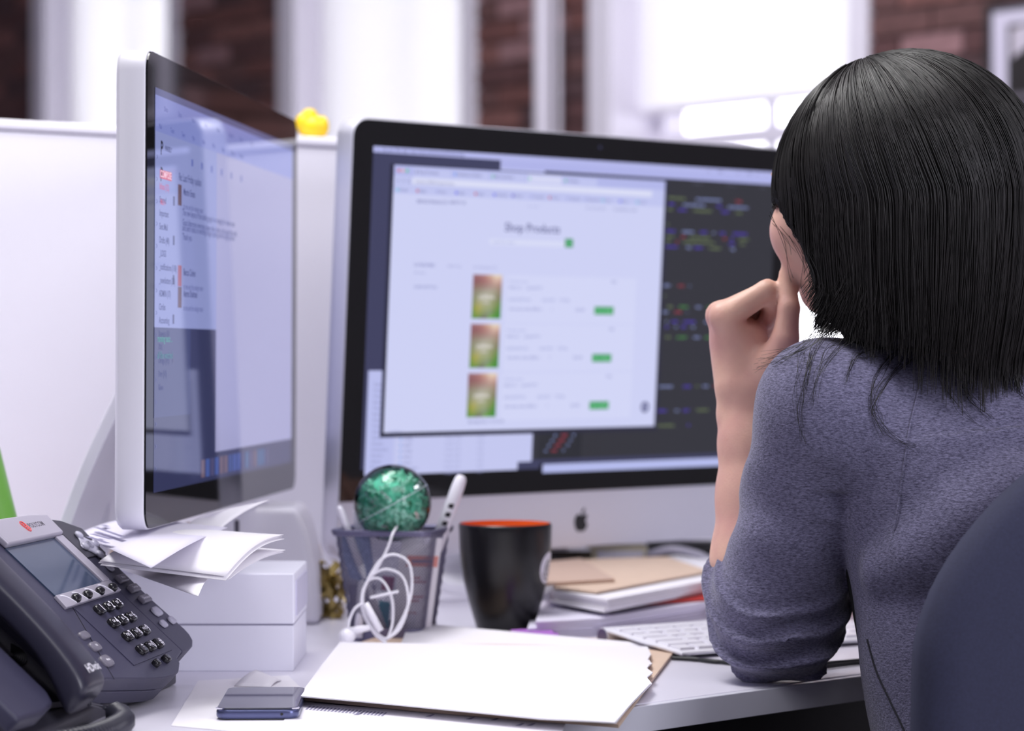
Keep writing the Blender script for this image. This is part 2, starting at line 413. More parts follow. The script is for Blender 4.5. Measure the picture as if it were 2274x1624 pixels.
def stand(parent, MM, hinge_x, hinge_y, zback, floor_z, depth_back, depth_front, wid, tilt_mat, cable=True):
    """L-shaped aluminium foot: built in world space. MM monitor matrix"""
    h = MM @ Vector((hinge_x, hinge_y, zback))
    u = Vector((MM[0][0], MM[1][0], 0)).normalized(); n = Vector((u.y, -u.x, 0))
    prof = [(-depth_back, floor_z+.0), (-depth_back+.012, floor_z+.0)]
    base = Vector((h.x, h.y, 0))
    # centre line of the bent plate: front toe -> heel -> up to the hinge
    pts = [Vector((depth_front, floor_z+.006)), Vector((-depth_back+.045, floor_z+.006)), Vector((-depth_back+.018, floor_z+.010)), Vector((-depth_back+.006, floor_z+.024)),
           Vector((-depth_back+.010, floor_z+.05)), Vector((-depth_back*.55, floor_z+(h.z-floor_z)*.55)), Vector((-depth_back*.22, floor_z+(h.z-floor_z)*.82)), Vector((0, h.z))]
    c = catmull([Vector((p.x, 0, p.y)) for p in pts], 6); t = .0055; mb = MB()
    m = len(c)
    for i in range(m):
        d = (c[min(i+1, m-1)]-c[max(i-1, 0)]).normalized(); nn = Vector((-d.z, 0, d.x))
        for sgn in (-1, 1):
            q = c[i]+nn*t*sgn
            for s2 in (-1, 1): mb.V.append(base + n*q.x + u*(wid/2*s2) + Vector((0, 0, q.z)))
    for i in range(m-1):
        a = i*4; e = a+4
        mb.F += [(a, a+1, e+1, e), (a+2, e+2, e+3, a+3), (a, e, e+2, a+2), (a+1, a+3, e+3, e+1)]
    mb.F += [(0, 2, 3, 1), (4*(m-1), 4*(m-1)+1, 4*(m-1)+3, 4*(m-1)+2)]
    return mb.build('stand', M_alu_l, parent, world=True, bevel=(.001, 2))
# ------------------------------------------------------------------ all-in-one computer facing the person
OI = (-.1826, 2.6295, CAMZ-.2176); MI = mframe(OI, R2(49.816), R2(3.793))
imac = thing('desktop_computer', 'all-in-one desktop computer showing a web shop page, facing the seated person', 'computer', M=MI)
IW, IH, ICH = .650, .4605, .0635
shell(imac, IW, IH, .026, .019, M_alu)
gl_ = rrect(.0012, IW-.0012, ICH, IH-.0012, .0175, 6)
gl_ = [(x, max(y, ICH)) for x, y in gl_]
g2 = [(IW-.0012, ICH)] + [p for p in gl_ if p[1] > IH-.03] + [(.0012, ICH)]
MB().prism(g2, .0002, .0016).build('glass_front', M_bezel, imac)
_n = Vector((MI[0][2], MI[1][2], MI[2][2])); MIi = MI.inverted()
def I(px, py): q = MIi @ onpl(px, py, OI, _n); return (q.x, q.y)
SX0, SX1, SY1 = .0265, .6235, IH-.0285; SY0 = SY1-.336
cv = Canvas()
cv.rect(SX0, SY0, SX1, SY1, '#3b3d5e', 0)
def rpx(ax, ay, bx, by, col, layer):
    a, b = I(ax, ay), I(bx, by); cv.rect(a[0], a[1], b[0], b[1], col, layer); return a, b
# menu bar
mb_y = SY1-.0062
cv.rect(SX0, mb_y, SX1, SY1, '#b9bdf2', 1)
for x, t in ((.004, 'o'), (.011, 'Chrome'), (.029, 'File'), (.038, 'Edit'), (.048, 'View'), (.059, 'History'), (.074, 'Bookmarks'), (.095, 'Window'), (.112, 'Help')):
    cv.text(SX0+x, SY1-.0048, t, .0046, '#4d4f80', 2, bold=.004)
for k in range(7): cv.text(SX1-.115+k*.016, SY1-.0048, random.choice(('oo', 'x', '..', '100%')), .0042, '#5a5c90', 2)
# code editor window (dark) behind the browser
ex0 = I(1110, 352)[0]
e_top = mb_y; e_b = I(1290, 1017)[1]
cv.rect(ex0, mb_y-.0085, SX1, mb_y, '#b4b8ef', 1)
cv.rect(ex0, mb_y-.0165, I(1207, 385)[0], mb_y-.0085, '#c2c6f5', 1)
cv.text(ex0+.012, mb_y-.0125, 'shop_products', .0042, '#8f93c4', 2)
cv.rect(I(1207, 385)[0], e_b, SX1, mb_y-.0085, '#2c2d34', 1)
xa = I(1195, 960)[0]
cv.rect(xa, e_b, I(1290, 960)[0], I(1290, 930)[1], '#2c2d34', 1)
for k in range(7): cv.text(I(1215, 380)[0]+k*.055, mb_y-.0135, random.choice(('index.js', 'cart.rb', 'items', 'views.py', 'form.css')), .0046, '#5b5c70', 2)
CB, CP_, CG, CR_, CW_, CO = '#6f86d8', '#5b3fd0', '#56a04e', '#b8384a', '#9aa6e0', '#7a8a5c'
code = [(1480, 438, [(CO, .040), (CW_, .060), (CR_, .014)]), (1482, 452, [(CP_, .018), (CW_, .05), (CP_, .014), (CW_, .05)]), (1480, 464, [(CO, .012), (CP_, .02), (CO, .04), (CP_, .02), (CO, .014)]),
        (1478, 497, [(CO, .006)]), (1478, 512, [(CP_, .02), (CW_, .024), (CP_, .016), (CW_, .006), (CP_, .018), (CP_, .034)]), (1476, 524, [(CO, .02), (CR_, .008), (CO, .05), (CR_, .008), (CP_, .01), (CO, .024)]),
        (1476, 535, [(CO, .012), (CR_, .006), (CO, .07), (CP_, .014), (CO, .012)]), (1476, 547, [(CP_, .028), (CW_, .008), (CP_, .02), (CO, .03), (CW_, .008)]),
        (1466, 633, [(CW_, .022), (CR_, .013), (CW_, .003)]), (1466, 656, [(CO, .010)]), (1466, 680, [(CG, .005), (CO, .014), (CG, .022), (CW_, .014), (CG, .014), (CO, .02)]), (1466, 692, [(CW_, .016), (CR_, .016), (CW_, .003)]),
        (1463, 713, [(CP_, .005), (CW_, .004), (CP_, .014), (CP_, .03), (CW_, .012)]), (1463, 725, [(CW_, .004), (CP_, .01), (CW_, .006), (CP_, .012), (CW_, .01)]), (1461, 748, [(CG, .005), (CO, .014), (CG, .022), (CW_, .014), (CG, .014)]),
        (1455, 858, [(CW_, .038), (CP_, .016), (CO, .006), (CW_, .014), (CR_, .02)]), (1453, 912, [(CP_, .026), (CW_, .008), (CP_, .018), (CO, .03)]), (1451, 945, [(CO, .048), (CP_, .006)]),
        (1228, 966, [(CW_, .006), (CR_, .012), (CW_, .006)]), (1220, 978, [(CW_, .006), (CR_, .013), (CW_, .006)]), (1213, 989, [(CW_, .006), (CR_, .013), (CW_, .006)]), (1206, 1001, [(CW_, .006), (CR_, .012), (CW_, .006)])]
words = 'function return const array map items render props state value index total price'.split()
for px, py, toks in code:
    x, y = I(px, py)
    for col, wd in toks:
        s_ = ''
        while len(s_)*.0026 < wd-.0026: s_ += random.choice(words)[:max(1, int((wd-len(s_)*.0026)/.0026))]
        cv.text(x, y-.0016, s_, .0048, col, 4, bold=.015, sx=.9); x += wd+.0045
# file list window (lower left, under the browser)
fa, fb = I(816, 823), I(1178, 1018)
fy0 = I(812, 1056)[1]
cv.rect(fa[0], fy0, fb[0], fa[1], '#c9cdf6', 2)
cv.rect(fa[0], fy0, I(872, 1000)[0], fa[1], '#bfc4f3', 3)
for k in range(17):
    cv.text(fa[0]+.008, fa[1]-.016-k*.0062, random.choice(('Recents', 'Desktop', 'Projects', 'Downloads', 'Shared')), .0045, '#7c80b4', 4)
for k in range(7):
    y = I(900, 978)[1]-k*.0062
    cv.disc(fa[0]+.046, y+.0012, .0012, '#6fa3e8', 4)
    cv.text(fa[0]+.050, y, random.choice(('assets', 'controllers', 'public', 'stylesheets', 'config')), .0045, '#7c80b4', 4)
    cv.text(fa[0]+.105, y, 'Today 10:2%d' % k, .0045, '#9da1cf', 4); cv.text(fa[0]+.15, y, '4 KB', .0045, '#9da1cf', 4)
cv.rect(fb[0]-.02, fy0, fb[0]+.012, fy0+.0085, '#3b3d5e', 3)
# light strip at the lower right
a, b = I(1203, 1030), I(1600, 1031)
cv.rect(a[0], I(1203, 1050)[1], SX1, I(1203, 1031)[1], '#b9c0f2', 3)
# browser window
ba, bb_ = I(873, 366), I(1449, 946)
bx0, by1, bx1, by0 = ba[0], ba[1], I(1475, 396)[0], bb_[1]
sh = .005
cv.rect(bx0-sh, by0-sh, bx1+sh, by1+.001, '#23243a', 5)
cv.rect(bx0, by0, bx1, by1, '#d3d7fb', 6)
tabs = .0105; bar = .0105; bmk = .0085
cv.rect(bx0, by1-tabs, bx1, by1, '#b7bcf0', 7)
cv.rect(bx0, by1-tabs-bar-bmk, bx1, by1-tabs, '#c5caf6', 7)
for k, c in enumerate(('#d87c92', '#e8b4b8', '#5fc79c')): cv.disc(bx0+.006+k*.0055, by1-.0055, .0019, c, 8)
for k, t in enumerate(('Shop Products', 'Dashboard Admin', 'My Storefront', '', 'Products')):
    x = bx0+.026+k*.052
    cv.rect(x, by1-tabs, x+.05, by1-.002, '#c5caf6' if k != 3 else '#d9dcfb', 8)
    cv.rect(x+.002, by1-.0078, x+.0045, by1-.0045, ('#8f93c4', '#4d8ff0', '#55c2a0', '#7fd0c0', '#55c2a0')[k], 9)
    cv.text(x+.006, by1-.0075, t, .0046, '#6e72a8', 9, bold=.01)
cv.rect(bx0+.024, by1-tabs-bar+.002, bx1-.02, by1-tabs-.0015, '#e0e3fd', 8)
for k, t in enumerate(('<', '>', 'C')): cv.text(bx0+.004+k*.007, by1-tabs-.0075, t, .006, '#6e72a8', 9)
cv.text(bx0+.028, by1-tabs-.0072, 'localhost:3000/shop/products', .0044, '#7478ae', 9)
for k in range(14):
    x = bx0+.004+k*.0262
    cv.rect(x, by1-tabs-bar-.0062, x+.003, by1-tabs-bar-.0032, random.choice(('#5f62f0', '#4a3fc8', '#6fc6e0', '#c8506c', '#a9aee6')), 9)
    cv.text(x+.0042, by1-tabs-bar-.006, random.choice(('Apps', 'Gmail', 'Calendar', 'Docs', 'Analytics', 'Dashboard')), .0044, '#6e72a8', 9)
def tpx(px, py, t, size, col, bold=0.0, align='LEFT'):
    x, y = I(px, py); cv.text(x, y-size*.33, t, size, col, 9, bold, align)
tpx(922, 447, 'SERVICE PRODUCTS', .0046, '#777bb0', .02); tpx(995, 449, 'ABOUT US', .0046, '#777bb0', .02)
tpx(1168, 457, 'my store', .0046, '#b2b6e2'); tpx(1298, 462, 'MY ACCOUNT', .0046, '#9a9ece'); tpx(1356, 465, '* SHOPPING CART', .0046, '#8387ba')
tpx(1180, 507, 'Shop Products', .0135, '#5f6296', .012, 'CENTER')
rpx(1085, 530, 1252, 549, '#dde1fd', 8); tpx(1092, 537, 'search for items', .0046, '#aab0e0')
rpx(1252, 530, 1269, 550, '#2f9d5c', 8); tpx(1257, 540, 'Q', .006, '#a8e0c0')
tpx(916, 588, 'CATEGORIES', .0048, '#8a8ec2', .015); tpx(990, 591, 'VIEW ALL', .0046, '#a4a8d6'); tpx(916, 605, 'All items', .0044, '#a4a8d6'); tpx(916, 637, 'SUBSCRIPTION', .0046, '#9398ca', .01)
tpx(1048, 594, 'MY PRODUCTS', .0048, '#a4a8d6')
for (ix, iy) in ((1048, 609), (1043, 719), (1037, 829)):
    a = I(ix, iy); b = (a[0]+.0405, a[1]-.0475)
    nx, ny = 5, 8
    g = [['#9a6f78', '#a87a7c', '#b98a86', '#d8b49c', '#f0e2c8', '#e8d8c0'], ['#8c5a60', '#945f62', '#a8706e', '#c09088', '#dcb8a8', '#d0a89c'], ['#8f6a66', '#94726a', '#a07e78', '#b09088', '#b8988c', '#a88478'],
         ['#8c8270', '#98907c', '#a8a090', '#b0a898', '#a49a84', '#907c64'], ['#8a8a6c', '#a0a088', '#c0c0b0', '#b8b8a0', '#98967c', '#7c7858'], ['#7e8a54', '#a8a478', '#b4b498', '#a8ac88', '#8c9464', '#648a48'],
         ['#7c9040', '#b0a850', '#a4a878', '#a0a880', '#7e9450', '#4f8f3c'], ['#5f9040', '#98a04c', '#8c9a68', '#88987c', '#5f9040', '#3f8c38'], ['#4c9038', '#5c8c3c', '#6a5f5c', '#7cae54', '#4f9838', '#378a34']]
    for j in range(ny):
        for i in range(nx):
            x0 = a[0]+(b[0]-a[0])*i/nx; x1 = a[0]+(b[0]-a[0])*(i+1)/nx; y0 = a[1]+(b[1]-a[1])*j/ny; y1 = a[1]+(b[1]-a[1])*(j+1)/ny
            cv.poly([(x0, y1), (x1, y1), (x1, y0), (x0, y0)], [g[j+1][i], g[j+1][i+1], g[j][i+1], g[j][i]], 8)
    cv.text((a[0]+b[0])/2, a[1]-.026, 'JOURNAL', .005, '#e8e0e0', 9, .02, 'CENTER'); cv.text((a[0]+b[0])/2, a[1]-.031, 'issue', .004, '#d8d0d0', 9, .02, 'CENTER')
    rx = b[0]+.008
    cv.rect(rx-.002, b[1]-.004, bx1-.038, a[1], '#d8dcfd', 7)
    for dy, dx, t, c_ in ((.008, .002, 'Product name', '#b3b8e6'), (.015, .002, 'PRICE 10     QUANTITY', '#9fa4d6'), (.028, .002, 'SUBSCRIPTION', '#aab0de'), (.028, .05, 'DELIVERY', '#aab0de'), (.028, .076, 'TOTAL', '#a0a5d6'), (.038, .004, 'One time order (REG) v', '#9297cc'), (.038, .064, '1', '#9297cc'), (.038, .1, '$10.00', '#9297cc'), (.006, .152, 'Edit', '#9297cc')):
        cv.text(rx+dx, a[1]-dy, t, .0047, c_, 9, .01)
    cv.rect(rx+.128, a[1]-.0415, rx+.157, a[1]-.0325, '#36a45e', 8); cv.text(rx+.1425, a[1]-.0385, 'ADD TO BASKET', .0032, '#a6e2bc', 9, .02, 'CENTER')
tpx(1036, 937, 'Showing items 1 to 3 of 30', .0046, '#7d82b6', .01); tpx(862, 958, 'localhost', .0046, '#9ba0d0')
x, y = I(1429, 904); cv.disc(x, y, .0062, '#4b4e7c', 9, 20); cv.disc(x, y, .003, '#c8ccf4', 10, 16); cv.rect(x-.0006, y-.005, x+.0006, y+.004, '#4b4e7c', 11)
o = cv.build('screen', imac); o.location.z = .0018
o['label'] = 'lit screen with a pale web page over dark code'
# camera dot and logo
MB().lathe([(.0022, 0), (.0022, .0004)], 16, c=(I(1331, 312)[0], IH-.0135, .0016)).build('webcam', mat('lens_dark', '#3a3c58', 0.1), imac)
def apple(cx, cy, s):
    R_ = [(0, .30), (.12, .36), (.26, .36), (.38, .27), (.33, .20), (.29, .08), (.31, -.05), (.40, -.14), (.34, -.29), (.23, -.43), (.13, -.47), (0, -.43)]
    L_ = [(-.13, -.47), (-.23, -.43), (-.34, -.28), (-.41, -.08), (-.41, .12), (-.35, .27), (-.25, .35), (-.12, .36)]
    pts = catmull([Vector((x, y, 0)) for x, y in R_+L_], 4, closed=True)
    leaf = [Vector((.02, .40, 0)), Vector((.02, .50, 0)), Vector((.09, .60, 0)), Vector((.20, .65, 0)), Vector((.19, .54, 0)), Vector((.12, .44, 0))]
    return [(cx+p.x*s, cy+p.y*s) for p in pts][::-1], [(cx+p.x*s, cy+p.y*s) for p in catmull(leaf, 4, closed=True)][::-1]
ac = I(1290, 1157)
p1, p2 = apple(ac[0], ac[1]-.001, .0235)
MB().prism(p1, .0002, .0008).prism(p2, .0002, .0008).build('logo', mat('logo_black', '#1c1b1f', 0.25), imac)
stand(imac, MI, IW/2, .19, -.055, DESK, .085, .10, .19, None)
# ------------------------------------------------------------------ left display seen almost edge-on
OD = (-.3014, 2.0779, CAMZ-.1461); MDp = mframe(OD, R2(5.995), R2(0.297))
disp = thing('monitor', 'aluminium monitor seen almost edge-on, showing a mail inbox', 'monitor', M=MDp)
DW, DH = .650, .3955
shell(disp, DW, DH, .021, .018, M_alu_l)
MB().prism(rrect(.0013, DW-.0013, .0013, DH-.0013, .0165, 6), .0002, .0016).build('glass_front', M_bezel, disp)
_nd = Vector((MDp[0][2], MDp[1][2], MDp[2][2])); MDpi = MDp.inverted()
def Dd(px, py): q = MDpi @ onpl(px, py, OD, _nd); return (q.x, q.y)
cv = Canvas()
sx0, sx1, sy0, sy1 = .0265, .6235, .0300, .3660
cv.rect(sx0, sy0, sx1, sy1, '#2f3358', 0)
wy = Dd(340, 727)[1]; wx = Dd(475, 735)[0]
cv.rect(sx0, sy1-.006, sx1, sy1, '#565c88', 1)
cv.rect(sx0, wy, sx1, sy1-.006, '#8a92c6', 2)
cv.rect(sx0, sy1-.036, sx1, sy1-.006, '#7f88c6', 3)
cv.rect(wx, sy0+.025, sx1, sy1-.036, '#9a9ac2', 3)  # lavender-grey reflection of the partition, painted into the lit screen
for k in range(8): cv.text(sx0+.03+k*.05, sy1-.017, random.choice(('Inbox', 'Calendar', 'Dashboard', 'Docs')), .006, '#4a5090', 5)
for k in range(9): cv.text(sx0+.012+k*.04, sy1-.033, random.choice(('Apps', 'Mail', 'Notes', 'Team', 'Wiki')), .006, '#3c4690', 5)
cv.text(sx0+.018, sy1-.054, 'P', .016, '#1c1c30', 5, .03); cv.text(sx0+.034, sy1-.05, 'PARSELY', .006, '#30345c', 5, .02); cv.text(sx0+.018, sy1-.076, 'P', .016, '#1c1c30', 5, .03)
cv.text(sx0+.018, sy1-.096, 'Mail v', .0075, '#c05878', 5, .01)
ra, rb = Dd(350, 376), Dd(376, 403)
cv.rect(ra[0], ra[1], rb[0], rb[1], '#c8485c', 5); cv.text((ra[0]+rb[0])/2, (ra[1]+rb[1])/2-.0025, 'COMPOSE', .0085, '#f0c8d4', 6, .02, 'CENTER')
items = ['Inbox (12)', 'Starred', 'Important', 'Sent Mail', 'Drafts (48)', '_LOGS', '_notifications (118)', '_newsletters (39)', 'ADMIN (17)', 'Circles', 'Accounting', 'Banners (1)', 'BTC', 'Design (14)', 'Dev (14)', 'More']
ly = Dd(360, 417)[1]
for k, t in enumerate(items):
    cv.text(ra[0]-.001, ly-k*.0112-.002, t, .0078, '#c05878' if k == 0 else '#3e4474', 5, .012)
    if k % 3 == 1: cv.rect(rb[0]+.006, ly-k*.0112-.002, rb[0]+.011, ly-k*.0112+.006, '#3c4068', 5)
for k in range(15): cv.text(sx0+.004, sy1-.06-k*.0185, '>', .008, '#4a5188', 5)
cv.text(Dd(392, 400)[0], Dd(392, 400)[1], 'Re: Last Friday update', .0095, '#3e4474', 5, .012)
for j, py in enumerate((440, 620, 668)):
    x, y = Dd(390, py); cv.rect(x, y-.006, x+.013, y+.012, ('#5c4048', '#9a5060', '#5c4048')[j], 5)
    cv.text(x+.02, y+.004, ('Martin Evans', 'Becca Cohen', 'Aaron Shulman')[j], .0085, '#3e4474', 5, .02); cv.text(x+.02, y-.008, 'to me and the design team', .007, '#565c90', 5, .01)
for j, py in enumerate((478, 500, 512, 532)):
    x, y = Dd(400, py); cv.text(x, y, ('The new layout of the landing page is on staging for review now', 'Good afternoon everyone please take a look at the page this week', 'and send notes on wording images spacing and the sign up form', 'Thank you')[j], .0082, '#4a5084', 5, .012)
for k in range(6): cv.rect(Dd(420+k*22, 370)[0], Dd(430, 372)[1], Dd(420+k*22, 370)[0]+.006, Dd(430, 372)[1]+.006, '#5560a8', 5)
cv.rect(sx0, wy-.075, sx0+.13, wy, '#39406c', 3); cv.text(sx0+.01, wy-.012, 'running tests ...', .0085, '#4a9a90', 5, .01); cv.text(sx0+.01, wy-.026, 'all files watched', .0085, '#3c7c84', 5, .01)
for k in range(16): cv.rect(.20+k*.019, sy0+.004, .214+k*.019, sy0+.020, random.choice(('#3a4f8c', '#44589c', '#4a4870', '#40608c', '#6a5868')), 5)
o = cv.build('screen', disp); o.location.z = .0018
stand(disp, MDp, DW/2, .17, -.05, DESK, .115, .06, .19, None)
# cable behind the display
pth = catmull([MDp @ Vector((.35, .13, -.05)), MDp @ Vector((.34, .10, -.09)), at(238, 985, 2.41), at(229, 1000, 2.40), at(232, 1080, 2.43), Vector((-.40, 2.46, DESK+.008))], 8)
tag(MB().tube(pth, .0065, 10).build('display_cable', M_plast_w, None, smooth=True), 'pale grey cable looping down behind the edge-on monitor', 'cable')
# ================================================================== DESK PHONE
_b = R2(42)
pR = Vector((.153, .988, 0)).normalized(); pF = Vector((pR.y, -pR.x, 0)); pS = pF*math.cos(_b)-Vector((0, 0, 1))*math.sin(_b); pN = pR.cross(-pS)
pO = at(299, 1411, 1.97)
MPh = Matrix(((pR.x, -pS.x, pN.x, pO.x), (pR.y, -pS.y, pN.y, pO.y), (pR.z, -pS.z, pN.z, pO.z), (0, 0, 0, 1)))
S_ = 0.001
def ab(pts): return [(a*S_, -b*S_) for a, b in pts]
def ccw(p):
    A = sum(p[i][0]*p[(i+1) % len(p)][1]-p[(i+1) % len(p)][0]*p[i][1] for i in range(len(p)))
    return p if A > 0 else p[::-1]
M_ph = mat('phone_charcoal', '#3b3a50', 0.42, noise=(400, 0.05), bump=(1500, 0.12)); M_ph2 = mat('phone_charcoal_dark', '#33323c', 0.4)
M_hand = mat('handset_plastic', '#302f3f', 0.3, bump=(1500, 0.05)); M_silver = mat('phone_silver', '#b9b4c2', 0.4, metal=0.3)
M_key = mat('key_black', '#1b1a20', 0.18); M_keyg = mat('key_grey', '#75717e', 0.3); M_keyl = mat('key_translucent', '#b9b7c8', 0.2); M_ink = mat('white_ink', '#f2f0fa', 0.5)
ph = thing('desk_phone', 'charcoal office desk phone with a grey screen, number keys and handset', 'phone', M=MPh)
out = [(-150, -128), (-60, -132), (20, -131), (58, -128), (60, -60), (60, 28), (36, 32), (31, 37), (13, 43), (-5, 45), (-24, 44), (-50, 40), (-77, 35), (-126, 26), (-150, 24)]
MB().prism(ccw(ab(out)), -.013, 0).build('upper_shell', M_ph, ph, bevel=(.0016, 2))
lo = [(a, b-.6) for a, b in out]
MB().prism(ccw(ab(lo)), -.0262, -.0138).build('lower_shell', M_ph, ph, bevel=(.0012, 2))
wing = [(61, -128), (88, -124), (104, -119), (119, -111), (113, -74), (110, -29), (114, 10), (112, 17), (106, 23), (95, 27), (80, 29), (61, 29)]
MB().prism(ccw(ab(wing)), -.0255, -.0005).build('right_wing', M_ph, ph, bevel=(.002, 3))
MB().prism(ccw(ab([(64, -126), (88, -122), (116, -110), (112, -80), (64, -80)])), -.0006, .001).build('navigation_panel', M_ph2, ph, bevel=(.0008, 2))
# stand wedge under the slab
sv = []
for a in (-270, 100):
    for b_, c_ in ((-120, -27), (30, -27)): sv.append(MPh @ Vector((a*S_, -b_*S_, c_*S_)))
for a in (-270, 100):
    for b_ in (-118, 30):
        p = MPh @ Vector((a*S_, -b_*S_, -.027)); sv.append(Vector((p.x + (0.0 if b_ > 0 else .03), p.y, DESK+.0005)))
obj('stand_wedge', sv, [(0, 1, 3, 2), (4, 6, 7, 5), (0, 4, 5, 1), (2, 3, 7, 6), (0, 2, 6, 4), (1, 5, 7, 3)], M_ph2, ph, world=True, bevel=(.002, 2))
# handset trough and left rim
MB().prism(ccw(ab([(-150, -128), (-150, 22), (-203, 16), (-203, -128)])), -.026, -.020).build('cradle', M_ph2, ph)
MB().prism(ccw(ab([(-203, -128), (-203, 12), (-212, 22), (-240, 26), (-285, 24), (-285, -128)])), -.027, -.012).build('left_rim', M_ph, ph, bevel=(.004, 3))
for k in range(7):
    MB().tube([((-178+r_*math.cos(q))*S_, (10-r_*math.sin(q)*.5)*S_+.02, -.0197) for r_ in (5+3*k,) for q in [math.pi*t/12 for t in range(-3, 16)]], .0005, 4).build('speaker_groove', M_key, ph)
# silver cap + lcd
cap = [(-72, -106), (-72, -128), (-40, -131.5), (20, -130.5), (57, -127.5), (54, -106)]
o = MB().prism(ccw(ab(cap)), 0, .006).build('brand_cap', M_silver, ph, bevel=(.002, 3))
V, Fc = text_geo('POLYCOM', .0072, .012); MB().add([(v.x-.0035, v.y+.1165, .0061) for v in V], Fc).build('brand_lettering', mat('brand_dark', '#5a5560', 0.5), o)
bl_m = mat('brand_red', '#d8585a', 0.5); mb = MB()
for k in range(3): mb.tube([(-.0115+.004*math.cos(q)+.0008*k, .119+.0034*math.sin(q)-.002*(k-1), .0062) for q in [math.pi*2*t/10 for t in range(11)]], .0006, 4)
mb.build('brand_mark', bl_m, o)
MB().prism(ccw(ab([(38, -106), (54, -106), (54.5, -53), (39, -53)])), 0, .0035).build('silver_rail', M_silver, ph, bevel=(.001, 2))
MB().prism(ccw(ab([(-72, -106), (38, -106), (39, -53), (-72, -53)])), 0, .0012).build('lcd_screen', mat('lcd_glass', '#3d4a62', 0.16, noise=(8, 0.05)), ph)
strip = MB().prism(ccw(ab([(-76, -53), (54.5, -53), (57, -41), (-79, -40)])), 0, .003).build('soft_key_strip', M_silver, ph, bevel=(.0006, 2))
for a in (-49, -22, 8.4, 40.8):
    MB().tube([((a-22+13*t)*S_, (51-2.5*t*t-2*t**3)*S_, .0031) for t in [i/8*1.35 for i in range(9)]], .0006, 4).build('guide_line', M_ink, strip)
    MB().lathe([(.0052, .0), (.0052, .0025), (.0035, .0045), (0, .005)], 16, c=(a*S_, .0448, .0025), sx=1.1, sy=.75).build('soft_key', M_key, strip, smooth=True)
# number keys
def pill(w, h, t, n=6, dome=.4):
    p = rrect(-w/2, w/2, -h/2, h/2, min(w, h)/2*.96, n); mb = MB(); N = len(p)
    for s_, z in ((1.0, 0), (1.0, t*.62), (.9, t*.9), (.62, t)): mb.V += [Vector((x*s_, y*s_, z)) for x, y in p]
    for k in range(3):
        for i in range(N): mb.F.append((k*N+i, k*N+(i+1) % N, (k+1)*N+(i+1) % N, (k+1)*N+i))
    mb.F.append(tuple(range(3*N, 4*N)))
    return mb
kb = pill(.0160, .0092, .0042)
kme = bpy.data.meshes.new('number_key'); kme.from_pydata([tuple(v) for v in kb.V], [], kb.F); kme.materials.append(M_key); kme.polygons.foreach_set('use_smooth', [True]*len(kme.polygons))
pad = MB().prism(ccw(ab([(-60, -38), (40, -38), (40, 24), (-60, 24)])), 0, .0006).build('key_panel', M_ph, ph)
for r_ in range(4):
    for c_ in range(3):
        ch = '123456789*0#'[r_*3+c_]; sub = ['', 'ABC', 'DEF', 'GHI', 'JKL', 'MNO', 'PQRS', 'TUV', 'WXYZ', '', 'OPER', ''][r_*3+c_]
        k = bpy.data.objects.new('number_key', kme); COL.objects.link(k); k.parent = pad
        k.location = ((-21.8+21.6*c_)*S_, (30-15.0*r_)*S_, .0004)
        V, Fc = text_geo(ch, .0098, .025, 'CENTER'); mb = MB().add([(v.x+(.002 if sub else 0)+k.location.x, v.y-.0034+k.location.y, .0049) for v in V], Fc)
        if sub:
            V, Fc = text_geo(sub, .0036, .02, 'CENTER'); mb.add([(v.x*.9-.0048+k.location.x, v.y-.001+k.location.y, .0049) for v in V], Fc)
        mb.build('key_print', M_ink, pad)
nav = MB()
p_ = rrect(-.016, .016, -.0085, .0085, .008, 5)
dia = [(88.8, -106), (97, -98), (110, -91), (99, -84), (91, -74), (83, -84), (72, -91), (82, -98)]
nv = MB().prism([(q.x, q.y) for q in catmull([Vector((a*S_, -b_*S_, 0)) for a, b_ in ccw(dia)], 4, closed=True)][::-1], .0008, .0026).build('navigation_pad', M_keyl, ph, bevel=(.0008, 2))
for a, b_ in ((88.8, -102.4), (78, -90.7), (103.5, -90.4), (90.3, -79.5), (90, -91)):
    MB().lathe([(.0050, .0015), (.0050, .0036), (.003, .0046), (0, .0048)], 14, c=(a*S_, -b_*S_, 0), sy=.8).build('navigation_key', M_keyl, nv, smooth=True)
MB().tube([(.0885, .077, .0006), (.0885, .069, .0006)], .0007, 5).build('menu_line', M_key, ph)
def pk(name, a, b_, w, h, t, m, txt=None, z=0):
    o = pill(w, h, t).xf(Matrix.Translation((a*S_, -b_*S_, z))).build(name, m, ph, smooth=True)
    if txt:
        V, Fc = text_geo(txt, .0032, .02, 'CENTER'); MB().add([(v.x+a*S_, v.y-b_*S_-.001, z+t+.0002) for v in V], Fc).build('key_print', M_ink, o)
pk('round_key', 88.9, -65.6, .010, .008, .002, M_keyl)
for a, b_, t in ((86.7, -51.9, 'Menu'), (90, -39.9, 'Services'), (89.8, -27.3, 'Directories')):
    o = MB().box(-.011, .011, -.0038, .0038, -.0006, .0032).xf(Matrix.Translation((a*S_, -b_*S_, 0))).build('function_key', M_keyg, ph, bevel=(.0014, 3))
    V, Fc = text_geo(t, .0036, .02, 'CENTER'); MB().add([(v.x+a*S_, v.y-b_*S_-.0012, .00335) for v in V], Fc).build('key_print', M_ink, o)
pk('oval_key', 89.3, -12.9, .0165, .0095, .0024, M_keyl); pk('oval_key', 77, -.4, .012, .0075, .002, M_keyl); pk('oval_key', 102, -.8, .012, .0075, .002, M_keyl)
pk('side_key', -92, -14, .018, .007, .002, M_keyg); pk('side_key', -94, -2, .018, .0085, .0022, M_keyg, 'Hd')
pk('mute_key', -100.5, 12.5, .019, .0105, .0024, M_keyg, 'Mute'); pk('volume_key', -20.4, 30.1, .009, .0062, .0045, M_key); pk('volume_key', 6.7, 29.8, .011, .007, .0045, M_key)
